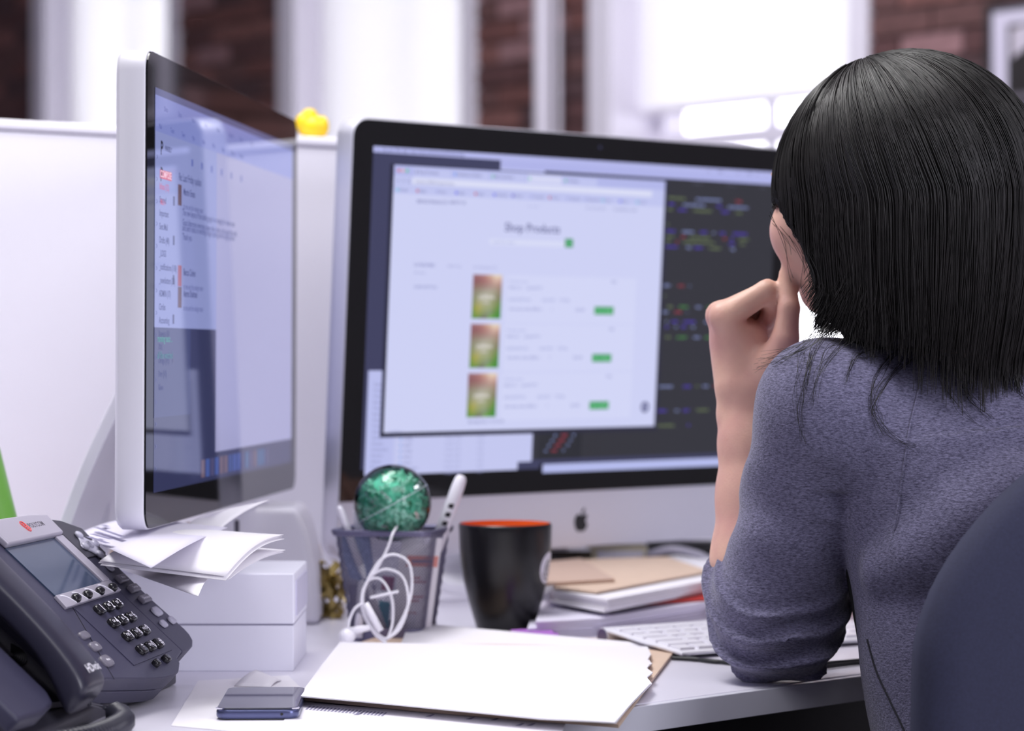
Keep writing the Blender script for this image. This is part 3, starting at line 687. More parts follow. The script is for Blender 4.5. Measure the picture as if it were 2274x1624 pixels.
MB().tube([(-.118, -.0285, .0002), (-.06, .08*0+.04, .0002)], .0003, 4).build('seam', M_key, ph)
# handset
hs = MB(); secs = []
import itertools
HB = [(-150, 4, 20, 26), (-146, 6, 27, 27), (-128, 7, 28, 27), (-105, 8, 23, 25), (-75, 10, 18, 24), (-40, 10, 17, 24), (-10, 8, 17, 24.5), (10, 3, 21, 25.5), (24, -2, 24, 26), (31, -5, 22, 25), (34, -8, 14, 21)]
N = None
for (b_, cc, th, hw) in HB:
    # lens-like section: flat top, rounded shoulders
    sec = []
    for k in range(24):
        q = 2*math.pi*k/24; e = .55
        x = math.copysign(abs(math.cos(q))**e, math.cos(q))*hw; z = math.copysign(abs(math.sin(q))**e, math.sin(q))*th*.62
        sec.append((x, z))
    N = 24
    hs.V += [Vector(((-177+x)*S_, -b_*S_, (cc+z)*S_)) for x, z in sec]
for k in range(len(HB)-1):
    for i in range(N): hs.F.append((k*N+(i+1) % N, k*N+i, (k+1)*N+i, (k+1)*N+(i+1) % N))
hs.F.append(tuple(range(N))); hs.F.append(tuple(range((len(HB)-1)*N, len(HB)*N))[::-1])
hset = hs.build('handset', M_hand, ph, smooth=True); subsurf(hset, 1)
V, Fc = text_geo('HDvoice', .0092, .014, 'CENTER')
def hs_top(x, b_):
    q = [np.interp(b_, [h[0] for h in HB], [h[i] for h in HB]) for i in (1, 2, 3)]
    return (q[0]+q[1]*.62*max(0, 1-min(1, abs((x+177)/q[2]))**(2/.55))**(.55/2))*S_
MB().add([(v.x-.172, v.y-.0225, hs_top((v.x-.172)/S_, -(v.y-.0225)/S_)+.0003) for v in V], Fc).build('handset_lettering', M_ink, hset)
# coiled cord
cp = [MPh @ Vector((-.168, -.033, -.010)), onz(232, 1572, DESK+.012), onz(262, 1588, DESK+.011), onz(272, 1604, DESK+.010), onz(245, 1622, DESK+.010), onz(190, 1640, DESK+.010), onz(100, 1655, DESK+.010), onz(-20, 1668, DESK+.010), onz(-160, 1680, DESK+.010)]
base = catmull(cp, 30); L = [0]
for i in range(1, len(base)): L.append(L[-1]+(base[i]-base[i-1]).length)
hel = []; Lc0 = L[50]; pitch = .0046; n_t = int((L[-1]-Lc0)/pitch)
def samp(s):
    for i in range(1, len(L)):
        if L[i] >= s: t = (s-L[i-1])/(L[i]-L[i-1]+1e-12); return base[i-1].lerp(base[i], t), (base[i]-base[i-1]).normalized()
    return base[-1], (base[-1]-base[-2]).normalized()
s = 0
for i in range(12): hel.append(samp(Lc0*i/12)[0])
K = 10
for i in range(n_t*K):
    p, t = samp(Lc0+i*pitch/K); a = Vector((0, 0, 1)); a = (a-t*a.dot(t)).normalized(); b2 = t.cross(a); q = 2*math.pi*i/K
    rr = .0072*min(1, i/(2*K))
    hel.append(p+(a*math.cos(q)+b2*math.sin(q))*rr)
MB().tube(hel, .0019, 6).build('coiled_cord', mat('cord_black', '#34343f', 0.25), ph, world=True, smooth=True)
# ================================================================== SMALL THINGS ON THE DESK
M_paper = mat('paper_white', '#f4f1f8', 0.75); M_paper2 = mat('paper_cool', '#e4e0f2', 0.75); M_manila = mat('manila_card', '#dcc2ae', 0.75, noise=(40, 0.04)); M_kraft = mat('kraft_brown', '#9a6a52', 0.8)
M_print = mat('grey_print', '#8c88a6', 0.8)
# smartphone
fc = onz(571, 1602); yaw = R2(2.0)
Msp = Matrix.Translation((fc.x, fc.y, DESK)) @ Matrix.Rotation(yaw, 4, 'Z')
sp = thing('smartphone', 'dark smartphone lying face up in front of the white box', 'smartphone', M=Msp)
MB().prism(rrect(-.0305, .0305, 0, .118, .009, 6), .0012, .0085).build('case_band', mat('phone_metal', '#5f648c', 0.25, metal=0.6), sp, bevel=(.0024, 3))
MB().prism(rrect(-.0297, .0297, .0008, .1172, .0085, 6), .0083, .0096).build('glass_face', mat('phone_glass', '#1b1d33', 0.03, spec=0.8), sp, bevel=(.0004, 2))
MB().prism(rrect(-.0285, .0285, .002, .116, .008, 6), 0, .0015).build('back_plate', M_bezel, sp)
for x in (-.0265, .0265): MB().lathe([(.004, .0086), (.0045, .0094)], 14, c=(x, .005, 0)).build('corner_clip', mat('chrome', '#e6e4ee', 0.1, metal=1), sp)
MB().lathe([(.0011, 0), (.0011, .0006)], 10).xf(Matrix.Translation((.018, .0004, .005)) @ Matrix.Rotation(R2(90), 4, 'X')).build('microphone_hole', M_bezel, sp)
# white storage box
bx0_, bx1_, by0_, by1_ = -.40, -.185, 2.153, 2.285
wb = thing('storage_box', 'white two-part cardboard box beside the desk phone under loose papers', 'box', loc=(bx0_, by0_, DESK))
M_box = mat('box_white', '#e9e8f6', 0.5); M_box_s = mat('box_edge_grey', '#8d8aa0', 0.6)
w_, d_ = bx1_-bx0_, by1_-by0_
MB().box(0, w_, 0, d_, 0, .0388).build('box_base', M_box, wb, bevel=(.0008, 2))
MB().box(.0008, w_-.0008, .0008, d_-.0008, .0386, .0402).build('lid_gap', M_box_s, wb)
MB().box(-.0006, w_+.0006, -.0006, d_+.0006, .040, .083).build('box_lid', M_box, wb, bevel=(.0016, 2))
MB().box(w_+.0004, w_+.0018, .012, d_-.008, .046, .076).build('side_label', mat('label_grey', '#cbc8de', 0.5), wb)
# upright case behind the box
uc = thing('device_case', 'white upright tapered case with a dark slot behind the storage box', 'device', loc=(-.245, 2.52, DESK))
prof = [(-.06, 0), (.054, 0), (.051, .055), (.042, .095), (.032, .117), (-.06, .117)]
o = MB().prism([(x, y) for x, y in prof], -.10, 0).xf(Matrix(((1, 0, 0, 0), (0, 0, -1, 0), (0, 1, 0, 0), (0, 0, 0, 1)))).build('case_body', M_plast_w, uc, bevel=(.008, 4))
MB().box(-.030, -.0255, -.0008, .004, .060, .104).build('slot', mat('slot_dark', '#55525e', 0.8), uc)
# sheets
def sheet(name, corners, m, label, bulge=.0, nu=14, nv=8, leaves=1, gap=.0012, wave=0.0, group=None, ph_=0.0):
    c = [onz(*q) if len(q) == 3 else Vector(q[:3]) for q in corners]     # A B C D around
    rt_ = None
    base_ = sum(c, Vector())/4
    t = thing(name, label, 'paper', loc=base_, group=group)
    for k in range(leaves):
        random.seed(k*13+len(label)); ox, oy = random.uniform(-.004, .004), random.uniform(-.004, .004)
        if k == leaves-1: ox = oy = 0
        def fn(u, v):
            p = c[0].lerp(c[1], u).lerp(c[3].lerp(c[2], u), v)
            z = bulge*math.sin(math.pi*u)*(.6+.4*math.sin(math.pi*v)) + wave*math.sin(5.5*u+3*v+ph_+k*.5)
            return p + Vector((ox, oy, z-(leaves-1-k)*gap))
        o = MB().grid(fn, nu, nv).build('paper_sheet', m, t, world=True, smooth=True); solidify(o, .0004, 0)
    return t
sheet('loose_paper', [(172, 1186, .853), (300, 1150, .861), (505, 1172, .862), (335, 1262, .853)], M_paper2, 'loose printed sheet with grey lines of text tucked under the edge-on monitor', .004)
pt_ = bpy.data.objects['loose_paper']
for j, (x0, y0, x1, y1) in enumerate(((228, 1166, 240, 1170), (212, 1171, 275, 1193), (214, 1181, 224, 1185), (203, 1186, 248, 1198), (196, 1192, 240, 1207))):
    a, b = onz(x0, y0, .8605), onz(x1, y1, .8605); n_ = Vector((b.y-a.y, a.x-b.x, 0)).normalized()*.0022
    obj('text_line', [a-n_, b-n_, b+n_, a+n_], [(0, 1, 2, 3)], M_print, pt_, world=True)
sheet('brown_envelope', [(325, 1192, .845), (420, 1160, .846), (470, 1185, .846), (420, 1215, .845)], M_kraft, 'corner of a brown envelope among the papers below the monitor', .0)
sheet('loose_paper', [(395, 1186, .853), (470, 1140, .872), (600, 1110, .882), (462, 1197, .852)], M_paper, 'white sheet with a raised pointed corner sticking out below the edge-on monitor', .006)
sheet('paper_bundle', [(222, 1246, .844), (400, 1176, .858), (630, 1188, .861), (500, 1280, .836)], M_paper, 'curled bundle of white sheets lying across the storage box', .012, leaves=3, gap=.0016)
sheet('paper_bundle', [(240, 1252, .836), (420, 1205, .842), (634, 1222, .848), (512, 1283, .833)], M_paper, 'white sheets just below the curled bundle on the storage box', .006, leaves=2, gap=.0016)
sheet('loose_paper', [(262, 1262, .828), (395, 1240, .831), (468, 1282, .831), (440, 1325, .8235)], M_paper, 'white sheet hanging down over the front of the storage box', .005)
# tan cloth, green marker, pink eraser
def lump(name, c, r, m, label, cat, seed=1, amp=.25, n=3):
    bm_ = bmesh.new(); bmesh.ops.create_icosphere(bm_, subdivisions=n, radius=1.0)
    rng = np.random.RandomState(seed); K_ = rng.normal(size=(10, 3))*2.2; P_ = rng.rand(10)*6.28; A_ = rng.rand(10)
    for v in bm_.verts:
        p = np.array(v.co); f = 1+amp*float((A_*np.sin(K_@p+P_)).sum())/3.2
        v.co = Vector((p[0]*r[0]*f, p[1]*r[1]*f, max(p[2]*f, -.7)*r[2]))
    zmin = min(v.co.z for v in bm_.verts)
    for v in bm_.verts: v.co.z -= zmin
    me = bpy.data.meshes.new(name); bm_.to_mesh(me); bm_.free()
    o = mobj(name, me, m, None, smooth=True); o.location = c; return tag(o, label, cat)
c = at(232, 1150, 2.57); lump('paper_bag', (c.x, c.y, DESK), (.035, .03, .075), mat('tan_paper', '#c9b3a4', 0.8), 'crumpled tan paper bag behind the left end of the papers', 'bag', 5, .3)
g0, g1 = at(-34, 1010, 2.28), at(8, 1180, 2.25)
t = thing('green_marker', 'green tube at the far left edge above the desk phone', 'marker', loc=g1)
dr = (g0-g1); b0 = g1-dr.normalized()*((g1.z-DESK)/dr.normalized().z)
MB().tube([b0+dr.normalized()*.008, b0+dr*.5, g0, g0+dr*.25], [.014, .0145, .0145, .013], 16).build('barrel', mat('green_plastic', '#5f9a36', 0.35), t, world=True, smooth=True)
MB().tube([g0+dr*.25, g0+dr*.45], [.012, .011], 16).build('cap', mat('green_cap', '#4c7f2c', 0.35), t, world=True, smooth=True)
c = at(24, 1168, 2.40)
t = thing('pink_tube', 'pink tube standing just behind the desk phone at far left', 'tube', loc=(c.x, c.y, DESK))
MB().lathe([(.006, .0), (.011, 0), (.011, .112), (.006, .112)], 28).build('tube_body', mat('pink_plastic', '#e0447c', 0.4), t, smooth=False)
# ------------------------------------------------------------------ pen cup
cc = Vector((-.1125, 2.405, DESK)); Mc = Matrix.Translation(cc) @ Matrix.Rotation(R2(-14), 4, 'Z')
M_mesh = mat('mesh_metal', '#6f6c88', 0.4, metal=0.5)
cup = thing('pen_cup', 'grey wire-mesh pen cup holding a clear ball and pens', 'pen holder', M=Mc)
HC, T0, T1, RC = .104, .034, .0465, .013
def ring(z, extra=0, n=6):
    h = T0+(T1-T0)*z/HC+extra; return rrect(-h, h, -h, h, RC, n)
mb = MB(); N = len(ring(0))
for z, e in ((HC-.005, .0005), (HC-.005, .0018), (HC, .0028), (HC+.001, .0012), (HC, -.0005), (HC-.005, -.0005)): mb.V += [Vector((x, y, z)) for x, y in ring(z, e)]
for k in range(6):
    for i in range(N): mb.F.append((k*N+i, k*N+(i+1) % N, ((k+1) % 6)*N+(i+1) % N, ((k+1) % 6)*N+i))
mb.build('rim', M_mesh, cup, smooth=True)
mb = MB()
for z in (.0, .013): mb.V += [Vector((x, y, z)) for x, y in ring(z, .0004)]
for i in range(N): mb.F.append((i, (i+1) % N, N+(i+1) % N, N+i))
mb.F.append(tuple(range(N))[::-1])
mb.build('base_tray', M_mesh, cup)
def perim(s, z):
    p = ring(z, 0, 4); n = len(p); P_ = [Vector((x, y, 0)) for x, y in p]; L_ = [(P_[(i+1) % n]-P_[i]).length for i in range(n)]; T_ = sum(L_); s = (s % 1.0)*T_
    for i in range(n):
        if s <= L_[i]: q = P_[i].lerp(P_[(i+1) % n], s/L_[i]); return Vector((q.x, q.y, z))
        s -= L_[i]
    return Vector((P_[0].x, P_[0].y, z))
mb = MB(); NS = 90
for sgn in (-1, 1):
    for k in range(NS):
        mb.tube([perim(k/NS+sgn*t/9*.30, .012+(HC-.016)*t/9) for t in range(10)], 0.00034, 3, cap=False)
tag(mb.build('wire_mesh', M_mesh, cup), kind='stuff')
# clear ball filled with green shreds
M_clear = bpy.data.materials.new('clear_plastic'); M_clear.use_nodes = True
nt = M_clear.node_tree; nt.nodes.remove(nt.nodes['Principled BSDF'])
tr = nt.nodes.new('ShaderNodeBsdfTransparent'); gl = nt.nodes.new('ShaderNodeBsdfGlossy'); gl.inputs['Roughness'].default_value = 0.03
lw = nt.nodes.new('ShaderNodeFresnel'); lw.inputs[0].default_value = 1.5
mx = nt.nodes.new('ShaderNodeMixShader')
nt.links.new(lw.outputs[0], mx.inputs[0]); nt.links.new(tr.outputs[0], mx.inputs[1]); nt.links.new(gl.outputs[0], mx.inputs[2]); nt.links.new(mx.outputs[0], nt.nodes['Material Output'].inputs[0])
bc = at(872, 1118, 2.385); BRd = .0365
ball = thing('clear_ball', 'clear plastic ball stuffed with green paper shreds in the pen cup', 'ornament', loc=bc)
bm_ = bmesh.new(); bmesh.ops.create_uvsphere(bm_, u_segments=40, v_segments=24, radius=BRd); me = bpy.data.meshes.new('ball_shell'); bm_.to_mesh(me); bm_.free()
mobj('ball_shell', me, M_clear, ball, smooth=True)
MB().tube([(BRd*1.005*math.cos(q)*math.cos(.5), BRd*1.005*math.sin(q), BRd*1.005*math.cos(q)*math.sin(.5)) for q in [2*math.pi*k/40 for k in range(40)]], .00035, 6, closed=True).build('seam_ring', mat('clear_rim', '#c8d4dc', 0.15), ball, smooth=True)
random.seed(21)
bm_ = bmesh.new(); bmesh.ops.create_icosphere(bm_, subdivisions=3, radius=.0275); me = bpy.data.meshes.new('shred_filler'); bm_.to_mesh(me); bm_.free(); mobj('shred_filler', me, mat('shred_filler', '#5cc8a4', .7, noise=(180, .4)), ball, smooth=True)  # solid green ball added inside to cover dark gaps between the shreds
for nm, colr, cnt in (('green_shreds', '#a8f0d8', 330), ('dark_green_shreds', '#6fd0b0', 150), ('silver_glint_shreds', '#eef4f6', 40)):  # the whitest pieces are bright glints put in as shreds
    mb = MB()
    for k in range(cnt):
        d = Vector((random.gauss(0, 1), random.gauss(0, 1), random.gauss(0, 1))).normalized(); r_ = .0325*(random.random()**.16); p = d*r_+Vector((.001, 0, -.002))
        t1 = Vector((random.gauss(0, 1), random.gauss(0, 1), random.gauss(0, 1))); t1 = (t1-d*t1.dot(d)*.7).normalized(); t2 = t1.cross(d).normalized(); l_ = random.uniform(.004, .009); w2 = random.uniform(.0010, .0017)
        pts = []
        for q in range(4):
            c_ = p+t1*(q/3-.5)*l_*1.6+d*(.0016*(-1)**q)
            if c_.length > .034: c_ = c_.normalized()*.034
            pts += [c_-t2*w2, c_+t2*w2]
        mb.add(pts, [(0, 1, 3, 2), (2, 3, 5, 4), (4, 5, 7, 6)])
    tag(mb.build(nm, mat(nm, colr, 0.45 if 'silver' not in nm else .15, metal=0 if 'silver' not in nm else .6), ball), kind='stuff')
# pens in the cup
def pen(name, label, pa, pb, r, m, cap_m, grp='pens standing in the mesh cup', prints=False):
    """pb = visible top end, pa = a lower point; foot rests inside the cup"""
    d = (pb-pa).normalized(); f_ = pa-d*((pa.z-(DESK+.004))/d.z) if pa.z > DESK+.004 else pa
    t = thing(name, label, 'pen', loc=f_, group=grp)
    Ln = (pb-f_).length
    MB().tube([f_, f_+d*(Ln*.55)], [r*.9, r], 14).build('barrel', m, t, world=True, smooth=True)
    MB().tube([f_+d*(Ln*.55), f_+d*(Ln-.012), f_+d*(Ln-.004), f_+d*(Ln-.001), pb], [r*1.06, r*1.0, r*.9, r*.65, r*.2], 14).build('cap', cap_m, t, world=True, smooth=True)
    if prints:
        e = (_cam-pb).normalized(); e = (e-d*e.dot(d)).normalized(); s2 = d.cross(e)
        for k in range(4):
            o_ = f_+d*(Ln*.62+k*.009)+e*(r*1.04)
            obj('barrel_print', [o_-s2*.0026+e*.0002, o_+s2*.0024+e*.0002, o_+s2*.0026+d*.005+e*.0002, o_-s2*.0022+d*.004+e*.0002], [(0, 1, 2, 3)], M_key, t, world=True)
pen('marker_pen', 'white marker pen with black print leaning right in the pen cup', at(985, 1170, 2.415), at(1026, 1056, 2.43), .0064, M_plast_w, M_plast_w, prints=True)
pen('ballpoint_pen', 'thin white pointed pen at the left side of the pen cup', at(768, 1168, 2.375), at(752, 1124, 2.37), .0036, M_plast_w, M_plast_w)
pen('ballpoint_pen', 'short white pen behind the clear ball in the pen cup', at(796, 1168, 2.42), at(792, 1128, 2.42), .004, M_plast_w, M_plast_w)
pen('ballpoint_pen', 'grey-white pen close to the clear ball in the pen cup', at(815, 1168, 2.405), at(818, 1130, 2.41), .0045, M_plast_w, mat('pen_grey', '#cfccdf', 0.3))
# flat things inside the cup
def slab_in_cup(name, label, cat, pts, d, m, th=.004):
    q = [at(x, y, d) for x, y in pts]; n_ = Vector((0, th, 0)); N_ = len(q)
    base_ = min(q, key=lambda v: v.z)
    t = thing(name, label, cat, loc=base_)
    MB().add(q+[v+n_ for v in q], [tuple(range(N_))[::-1], tuple(range(N_, 2*N_))]+[(i, (i+1) % N_, (i+1) % N_+N_, i+N_) for i in range(N_)]).build('body', m, t, world=True)
    return t
cd = slab_in_cup('folded_card', 'white folded card with a salmon stripe standing in the pen cup', 'card', [(866, 1412), (955, 1412), (982, 1196), (893, 1190)], 2.385, mat('card_white', '#f3eef6', 0.7), .0012)
q = [at(x, y, 2.3846) for x, y in ((902, 1258), (971, 1260), (974, 1236), (905, 1234))]; st = obj('salmon_stripe', q, [(0, 1, 2, 3)], mat('salmon_ink', '#e59a92', 0.7), cd, world=True)
for (x0, y0, x1, wd) in ((915, 1247, 960, 3), (918, 1284, 935, 2), (915, 1293, 948, 2), (905, 1326, 940, 2), (904, 1335, 930, 2), (900, 1362, 925, 2)):
    q = [at(x, y, 2.3843) for x, y in ((x0, y0+wd), (x1, y0+wd), (x1, y0-wd), (x0, y0-wd))]; obj('card_print', q, [(0, 1, 2, 3)], mat('card_ink', '#c98a94', 0.7) if y0 != 1247 else M_print, cd, world=True)
slab_in_cup('denim_pouch', 'pale blue denim pouch inside the left of the pen cup', 'pouch', [(778, 1285), (812, 1292), (828, 1255), (818, 1184), (757, 1182), (762, 1240)], 2.385, mat('denim', '#8d98bc', 0.9, noise=(300, 0.3)), .012)
slab_in_cup('teal_eraser', 'teal eraser at the bottom of the pen cup', 'eraser', [(836, 1400), (862, 1402), (866, 1340), (842, 1336)], 2.40, mat('teal_rubber', '#3f9fae', 0.7), .01)
slab_in_cup('pink_sharpener', 'dark pink sharpener in the middle of the pen cup', 'sharpener', [(846, 1310), (872, 1312), (876, 1284), (850, 1280)], 2.40, mat('dark_pink', '#a85a7c', 0.6), .01)
slab_in_cup('grey_notepad', 'small grey notepad low in the left of the pen cup', 'notepad', [(782, 1400), (828, 1402), (834, 1300), (776, 1296)], 2.405, mat('grey_card', '#a7a2b6', 0.7), .006)
# earphones
ep = thing('earphones', 'white earphones with cable coiled against the front of the pen cup', 'earphones', loc=onz(775, 1428))
M_ear = mat('earphone_white', '#f5f3fb', 0.3)
E_ = [(884, 1166, 2.362), (872, 1186, 2.340), (862, 1215, 2.338), (850, 1240, 2.336), (833, 1270, 2.334), (812, 1300, 2.33), (802, 1335, 2.328), (812, 1372, 2.325), (835, 1402, 2.322), (855, 1422, 2.320), (868, 1400, 2.322), (873, 1365, 2.325), (870, 1330, 2.327), (857, 1300, 2.33), (840, 1285, 2.332), (818, 1290, 2.33), (804, 1320, 2.327), (806, 1360, 2.324), (824, 1396, 2.32), (848, 1420, 2.318),
      (885, 1400, 2.318), (905, 1352, 2.322), (905, 1312, 2.326), (893, 1280, 2.33), (868, 1266, 2.332), (842, 1268, 2.333), (818, 1288, 2.332), (806, 1322, 2.33), (812, 1365, 2.326), (832, 1400, 2.322), (862, 1418, 2.318),
      (895, 1372, 2.32), (913, 1320, 2.324), (914, 1272, 2.328), (903, 1245, 2.331), (876, 1232, 2.333), (850, 1240, 2.333), (828, 1268, 2.33), (812, 1300, 2.328), (804, 1336, 2.325), (818, 1380, 2.32), (846, 1420, 2.317), (858, 1426, 2.316)]
MB().tube(catmull([at(*e) for e in E_], 8), .0013, 8).build('cable', M_ear, ep, world=True, smooth=True)
E2 = [(806, 1340, 2.324), (788, 1352, 2.322), (776, 1378, 2.322), (774, 1400, 2.32), (776, 1408, 2.32)]
MB().tube(catmull([at(*e) for e in E2], 8), .0013, 8).build('cable', M_ear, ep, world=True, smooth=True)
E3 = [(822, 1328, 2.322), (850, 1322, 2.32), (885, 1314, 2.318)]
MB().tube(catmull([at(*e) for e in E3], 8), .0013, 8).build('cable', M_ear, ep, world=True, smooth=True)
MB().tube([at(812, 1340, 2.318), at(828, 1372, 2.317), at(846, 1402, 2.316)], [.0028, .0036, .003], 10).build('cable_splitter', M_ear, ep, world=True, smooth=True)
c = at(771, 1413, 2.318); bm_ = bmesh.new(); bmesh.ops.create_uvsphere(bm_, u_segments=20, v_segments=12, radius=.0085)
for v in bm_.verts: v.co = c+Vector((v.co.x*.9, v.co.y, v.co.z*.85))
V = [v.co.copy() for v in bm_.verts]; Fc = [tuple(v.index for v in f.verts) for f in bm_.faces]; bm_.free()
obj('earbud', V, Fc, M_ear, ep, world=True, smooth=True)
MB().tube([at(776, 1404, 2.318), at(800, 1398, 2.318), at(822, 1394, 2.318)], [.0042, .0034, .0026], 12).build('earbud_stem', M_ear, ep, world=True, smooth=True)
# ------------------------------------------------------------------ mug
mc = Vector(((1122-CX)/FPX*2.47, 2.47, DESK))
mug = thing('coffee_mug', 'black coffee mug with orange inside and a white round emblem', 'mug', loc=mc)
M_mug = mat('mug_black', '#17171a', 0.28); M_org = mat('mug_orange', '#f4702a', 0.25)
outp = [(.001, .0015), (.0262, .0), (.0278, .002), (.0315, .014), (.0362, .030), (.0405, .048), (.0432, .064), (.0446, .080), (.0452, .098), (.0454, .1025)]
MB().lathe(outp+[(.0446, .1045), (.0438, .1045)], 56, cap=False).build('mug_body', M_mug, mug, smooth=True)
MB().lathe([(.0001, .006), (.024, .006), (.030, .016), (.0385, .048), (.0424, .080), (.0432, .098), (.0436, .1045)][::-1], 56, cap=False).build('mug_lining', M_org, mug, smooth=True)
hp = catmull([Vector((-.012, .042, .085)), Vector((-.02, .062, .086)), Vector((-.026, .076, .068)), Vector((-.024, .070, .045)), Vector((-.015, .045, .033))], 8)
MB().tube(hp, .0058, 12).build('handle', M_mug, mug, smooth=True)
def mug_r(z):
    for (r0, z0), (r1, z1) in zip(outp, outp[1:]):
        if z0 <= z <= z1: return r0+(r1-r0)*(z-z0)/(z1-z0)
    return .045
ang0, z0_ = R2(-18), .062
def emb(pts, m, nm, par, off):
    V = []
    for x, z in pts:
        zz = z0_+z; rr = mug_r(zz)+off; an = ang0+x/.043; V.append((rr*math.cos(an), rr*math.sin(an), zz))
    return V
def emb_disc(r0, r1, a0, a1, m, nm, par, off, n=28):
    V = []; Fc = []
    for k in range(n+1):
        q = a0+(a1-a0)*k/n
        for rr in (r0, (r0+r1)/2, r1): V += emb([(rr*math.cos(q), rr*math.sin(q))], m, nm, par, off)
    for k in range(n):
        for j in (0, 1): Fc.append((k*3+j, k*3+j+1, k*3+j+4, k*3+j+3))
    return obj(nm, V, Fc, m, par, smooth=True)
eb = emb_disc(0, .0155, 0, 2*math.pi, mat('emblem_white', '#e8e6f2', 0.4), 'emblem', mug, .0004)
emb_disc(.0062, .0078, R2(30), R2(330), M_mug, 'emblem_ring', eb, .0006); emb_disc(.0022, .0036, 0, 2*math.pi, M_mug, 'emblem_eye', eb, .0006); emb_disc(.0105, .0118, R2(200), R2(300), M_mug, 'emblem_mouth', eb, .0006)
# ------------------------------------------------------------------ paper piles
def pile(name, label, cat, px_pts, ztop, th, m, group=None, edge=None, seams=0):
    q = [onz(x, y, ztop) for x, y in px_pts]; p2_ = ccw([(v.x, v.y) for v in q]); cx_ = sum(p[0] for p in p2_)/len(p2_); cy_ = sum(p[1] for p in p2_)/len(p2_)
    t = thing(name, label, cat, loc=(cx_, cy_, ztop-th), group=group)
    p3 = [(x-cx_, y-cy_) for x, y in p2_]
    if seams:
        random.seed(len(label))
        for k in range(seams):
            ox, oy, sc = random.uniform(-.004, .004), random.uniform(-.004, .004), random.uniform(.985, 1.01)
            MB().prism([(x*sc+ox, y*sc+oy) for x, y in p3], th*k/seams, th*(k+.82)/seams).build('paper_sheet', m, t)
    else: MB().prism(p3, 0, th).build('cover', m, t)
    return t
pile('paper_stack', 'low stack of white papers between mug and keyboard', 'paper', [(1180, 1380), (1325, 1372), (1560, 1336), (1640, 1312), (1500, 1290), (1195, 1335)], DESK+.018, .018, M_paper2, seams=6)
pile('red_folder', 'red folder under the white book near the sleeve', 'folder', [(1425, 1338), (1640, 1322), (1660, 1270), (1440, 1290)], DESK+.0215, .003, mat('red_card', '#d2443e', 0.6))
pile('white_book', 'thick white book below the manila folders left of the sleeve', 'book', [(1222, 1308), (1345, 1330), (1625, 1278), (1660, 1250), (1500, 1232), (1240, 1262)], DESK+.036, .0135, M_paper, seams=4)
pile('manila_folder', 'large tan manila folder lying on the white book', 'folder', [(1232, 1304), (1325, 1314), (1575, 1268), (1480, 1236), (1250, 1244)], DESK+.0388, .002, M_manila)
pile('manila_folder', 'smaller tan manila card on the left of the manila folder beside the mug', 'folder', [(1195, 1296), (1365, 1286), (1290, 1240), (1200, 1248)], DESK+.0425, .003, mat('manila_card_dark', '#c8ac9c', 0.75))
pile('sticky_notes', 'pad of purple sticky notes at the foot of the mug', 'sticky notes', [(1150, 1412), (1244, 1410), (1230, 1394), (1142, 1398)], DESK+.0095, .009, mat('purple_paper', '#b06fcc', 0.7), seams=3)
# big folder with papers in the foreground
pile('manila_folder', 'tan folder under the big white paper pad in the foreground', 'folder', [(674, 1549), (930, 1574), (1374, 1610), (1440, 1520), (1512, 1426), (1200, 1412), (905, 1392), (760, 1440)], DESK+.004, .0024, M_manila)
pile('printed_sheet', 'white printed sheet sticking out in front under the tan folder', 'paper', [(590, 1640), (1235, 1660), (1256, 1606), (670, 1560)], DESK+.0012, .0008, M_paper)
ps = bpy.data.objects['printed_sheet']
for k in range(22):
    x = 690+k*8; a = onz(x, 1566+k*.7+2, DESK+.0014); b = onz(x-10, 1574+k*.7+2, DESK+.0014); n_ = Vector((.0008, 0, 0)); obj('text_line', [a-n_, b-n_, b+n_, a+n_], [(0, 1, 2, 3)], M_print, ps, world=True)
for (x, y) in ((790, 1588), (950, 1592), (1040, 1598), (1095, 1600), (1150, 1612), (1175, 1612)):
    a = onz(x, y, DESK+.0014); obj('text_line', [a+Vector((-.002, 0, 0)), a+Vector((.002, 0, 0)), a+Vector((.005, .012, 0)), a+Vector((.003, .012, 0))], [(0, 1, 2, 3)], M_print, ps, world=True)
pile('printed_sheet', 'thin white sheet under the smartphone', 'paper', [(380, 1612), (640, 1636), (700, 1560), (640, 1500), (440, 1512)], DESK+.0005, .0004, M_paper)
sheet('paper_scrap', [(520, 1524, DESK+.001), (568, 1488, DESK+.006), (625, 1512, DESK+.001), (600, 1526, DESK+.001)], M_paper, 'small peaked white paper scrap behind the smartphone', 0.003, 6, 4)
t = thing('paper_pad', 'big white paper pad with a torn right edge in the foreground', 'paper pad', loc=onz(1050, 1520, DESK+.0045))
pad_px = [(666, 1548), (800, 1559), (1000, 1578), (1200, 1598), (1368, 1607), (1400, 1565), (1446, 1520), (1436, 1506), (1447, 1496), (1434, 1486), (1446, 1476), (1438, 1466), (1446, 1456), (1436, 1438), (1100, 1434), (757, 1428), (715, 1480)]
for k in range(5):
    q = [onz(x, y, DESK+.0047+k*.0011) for x, y in pad_px]; V = [v+Vector((random.uniform(-.001, .001), random.uniform(-.001, .001), 0)) for v in q]
    MB().prism(ccw([(v.x-t.location.x, v.y-t.location.y) for v in V]), k*.0011, k*.0011+.0009).build('paper_sheet', M_paper, t)
sheet('top_sheet', [(878, 1446, DESK+.0045), (908, 1383, DESK+.015), (1490, 1434, DESK+.0065), (1430, 1452, DESK+.0045)], M_paper, 'pale sheet jutting out behind the big white paper pad', -.0062, 20, 5)
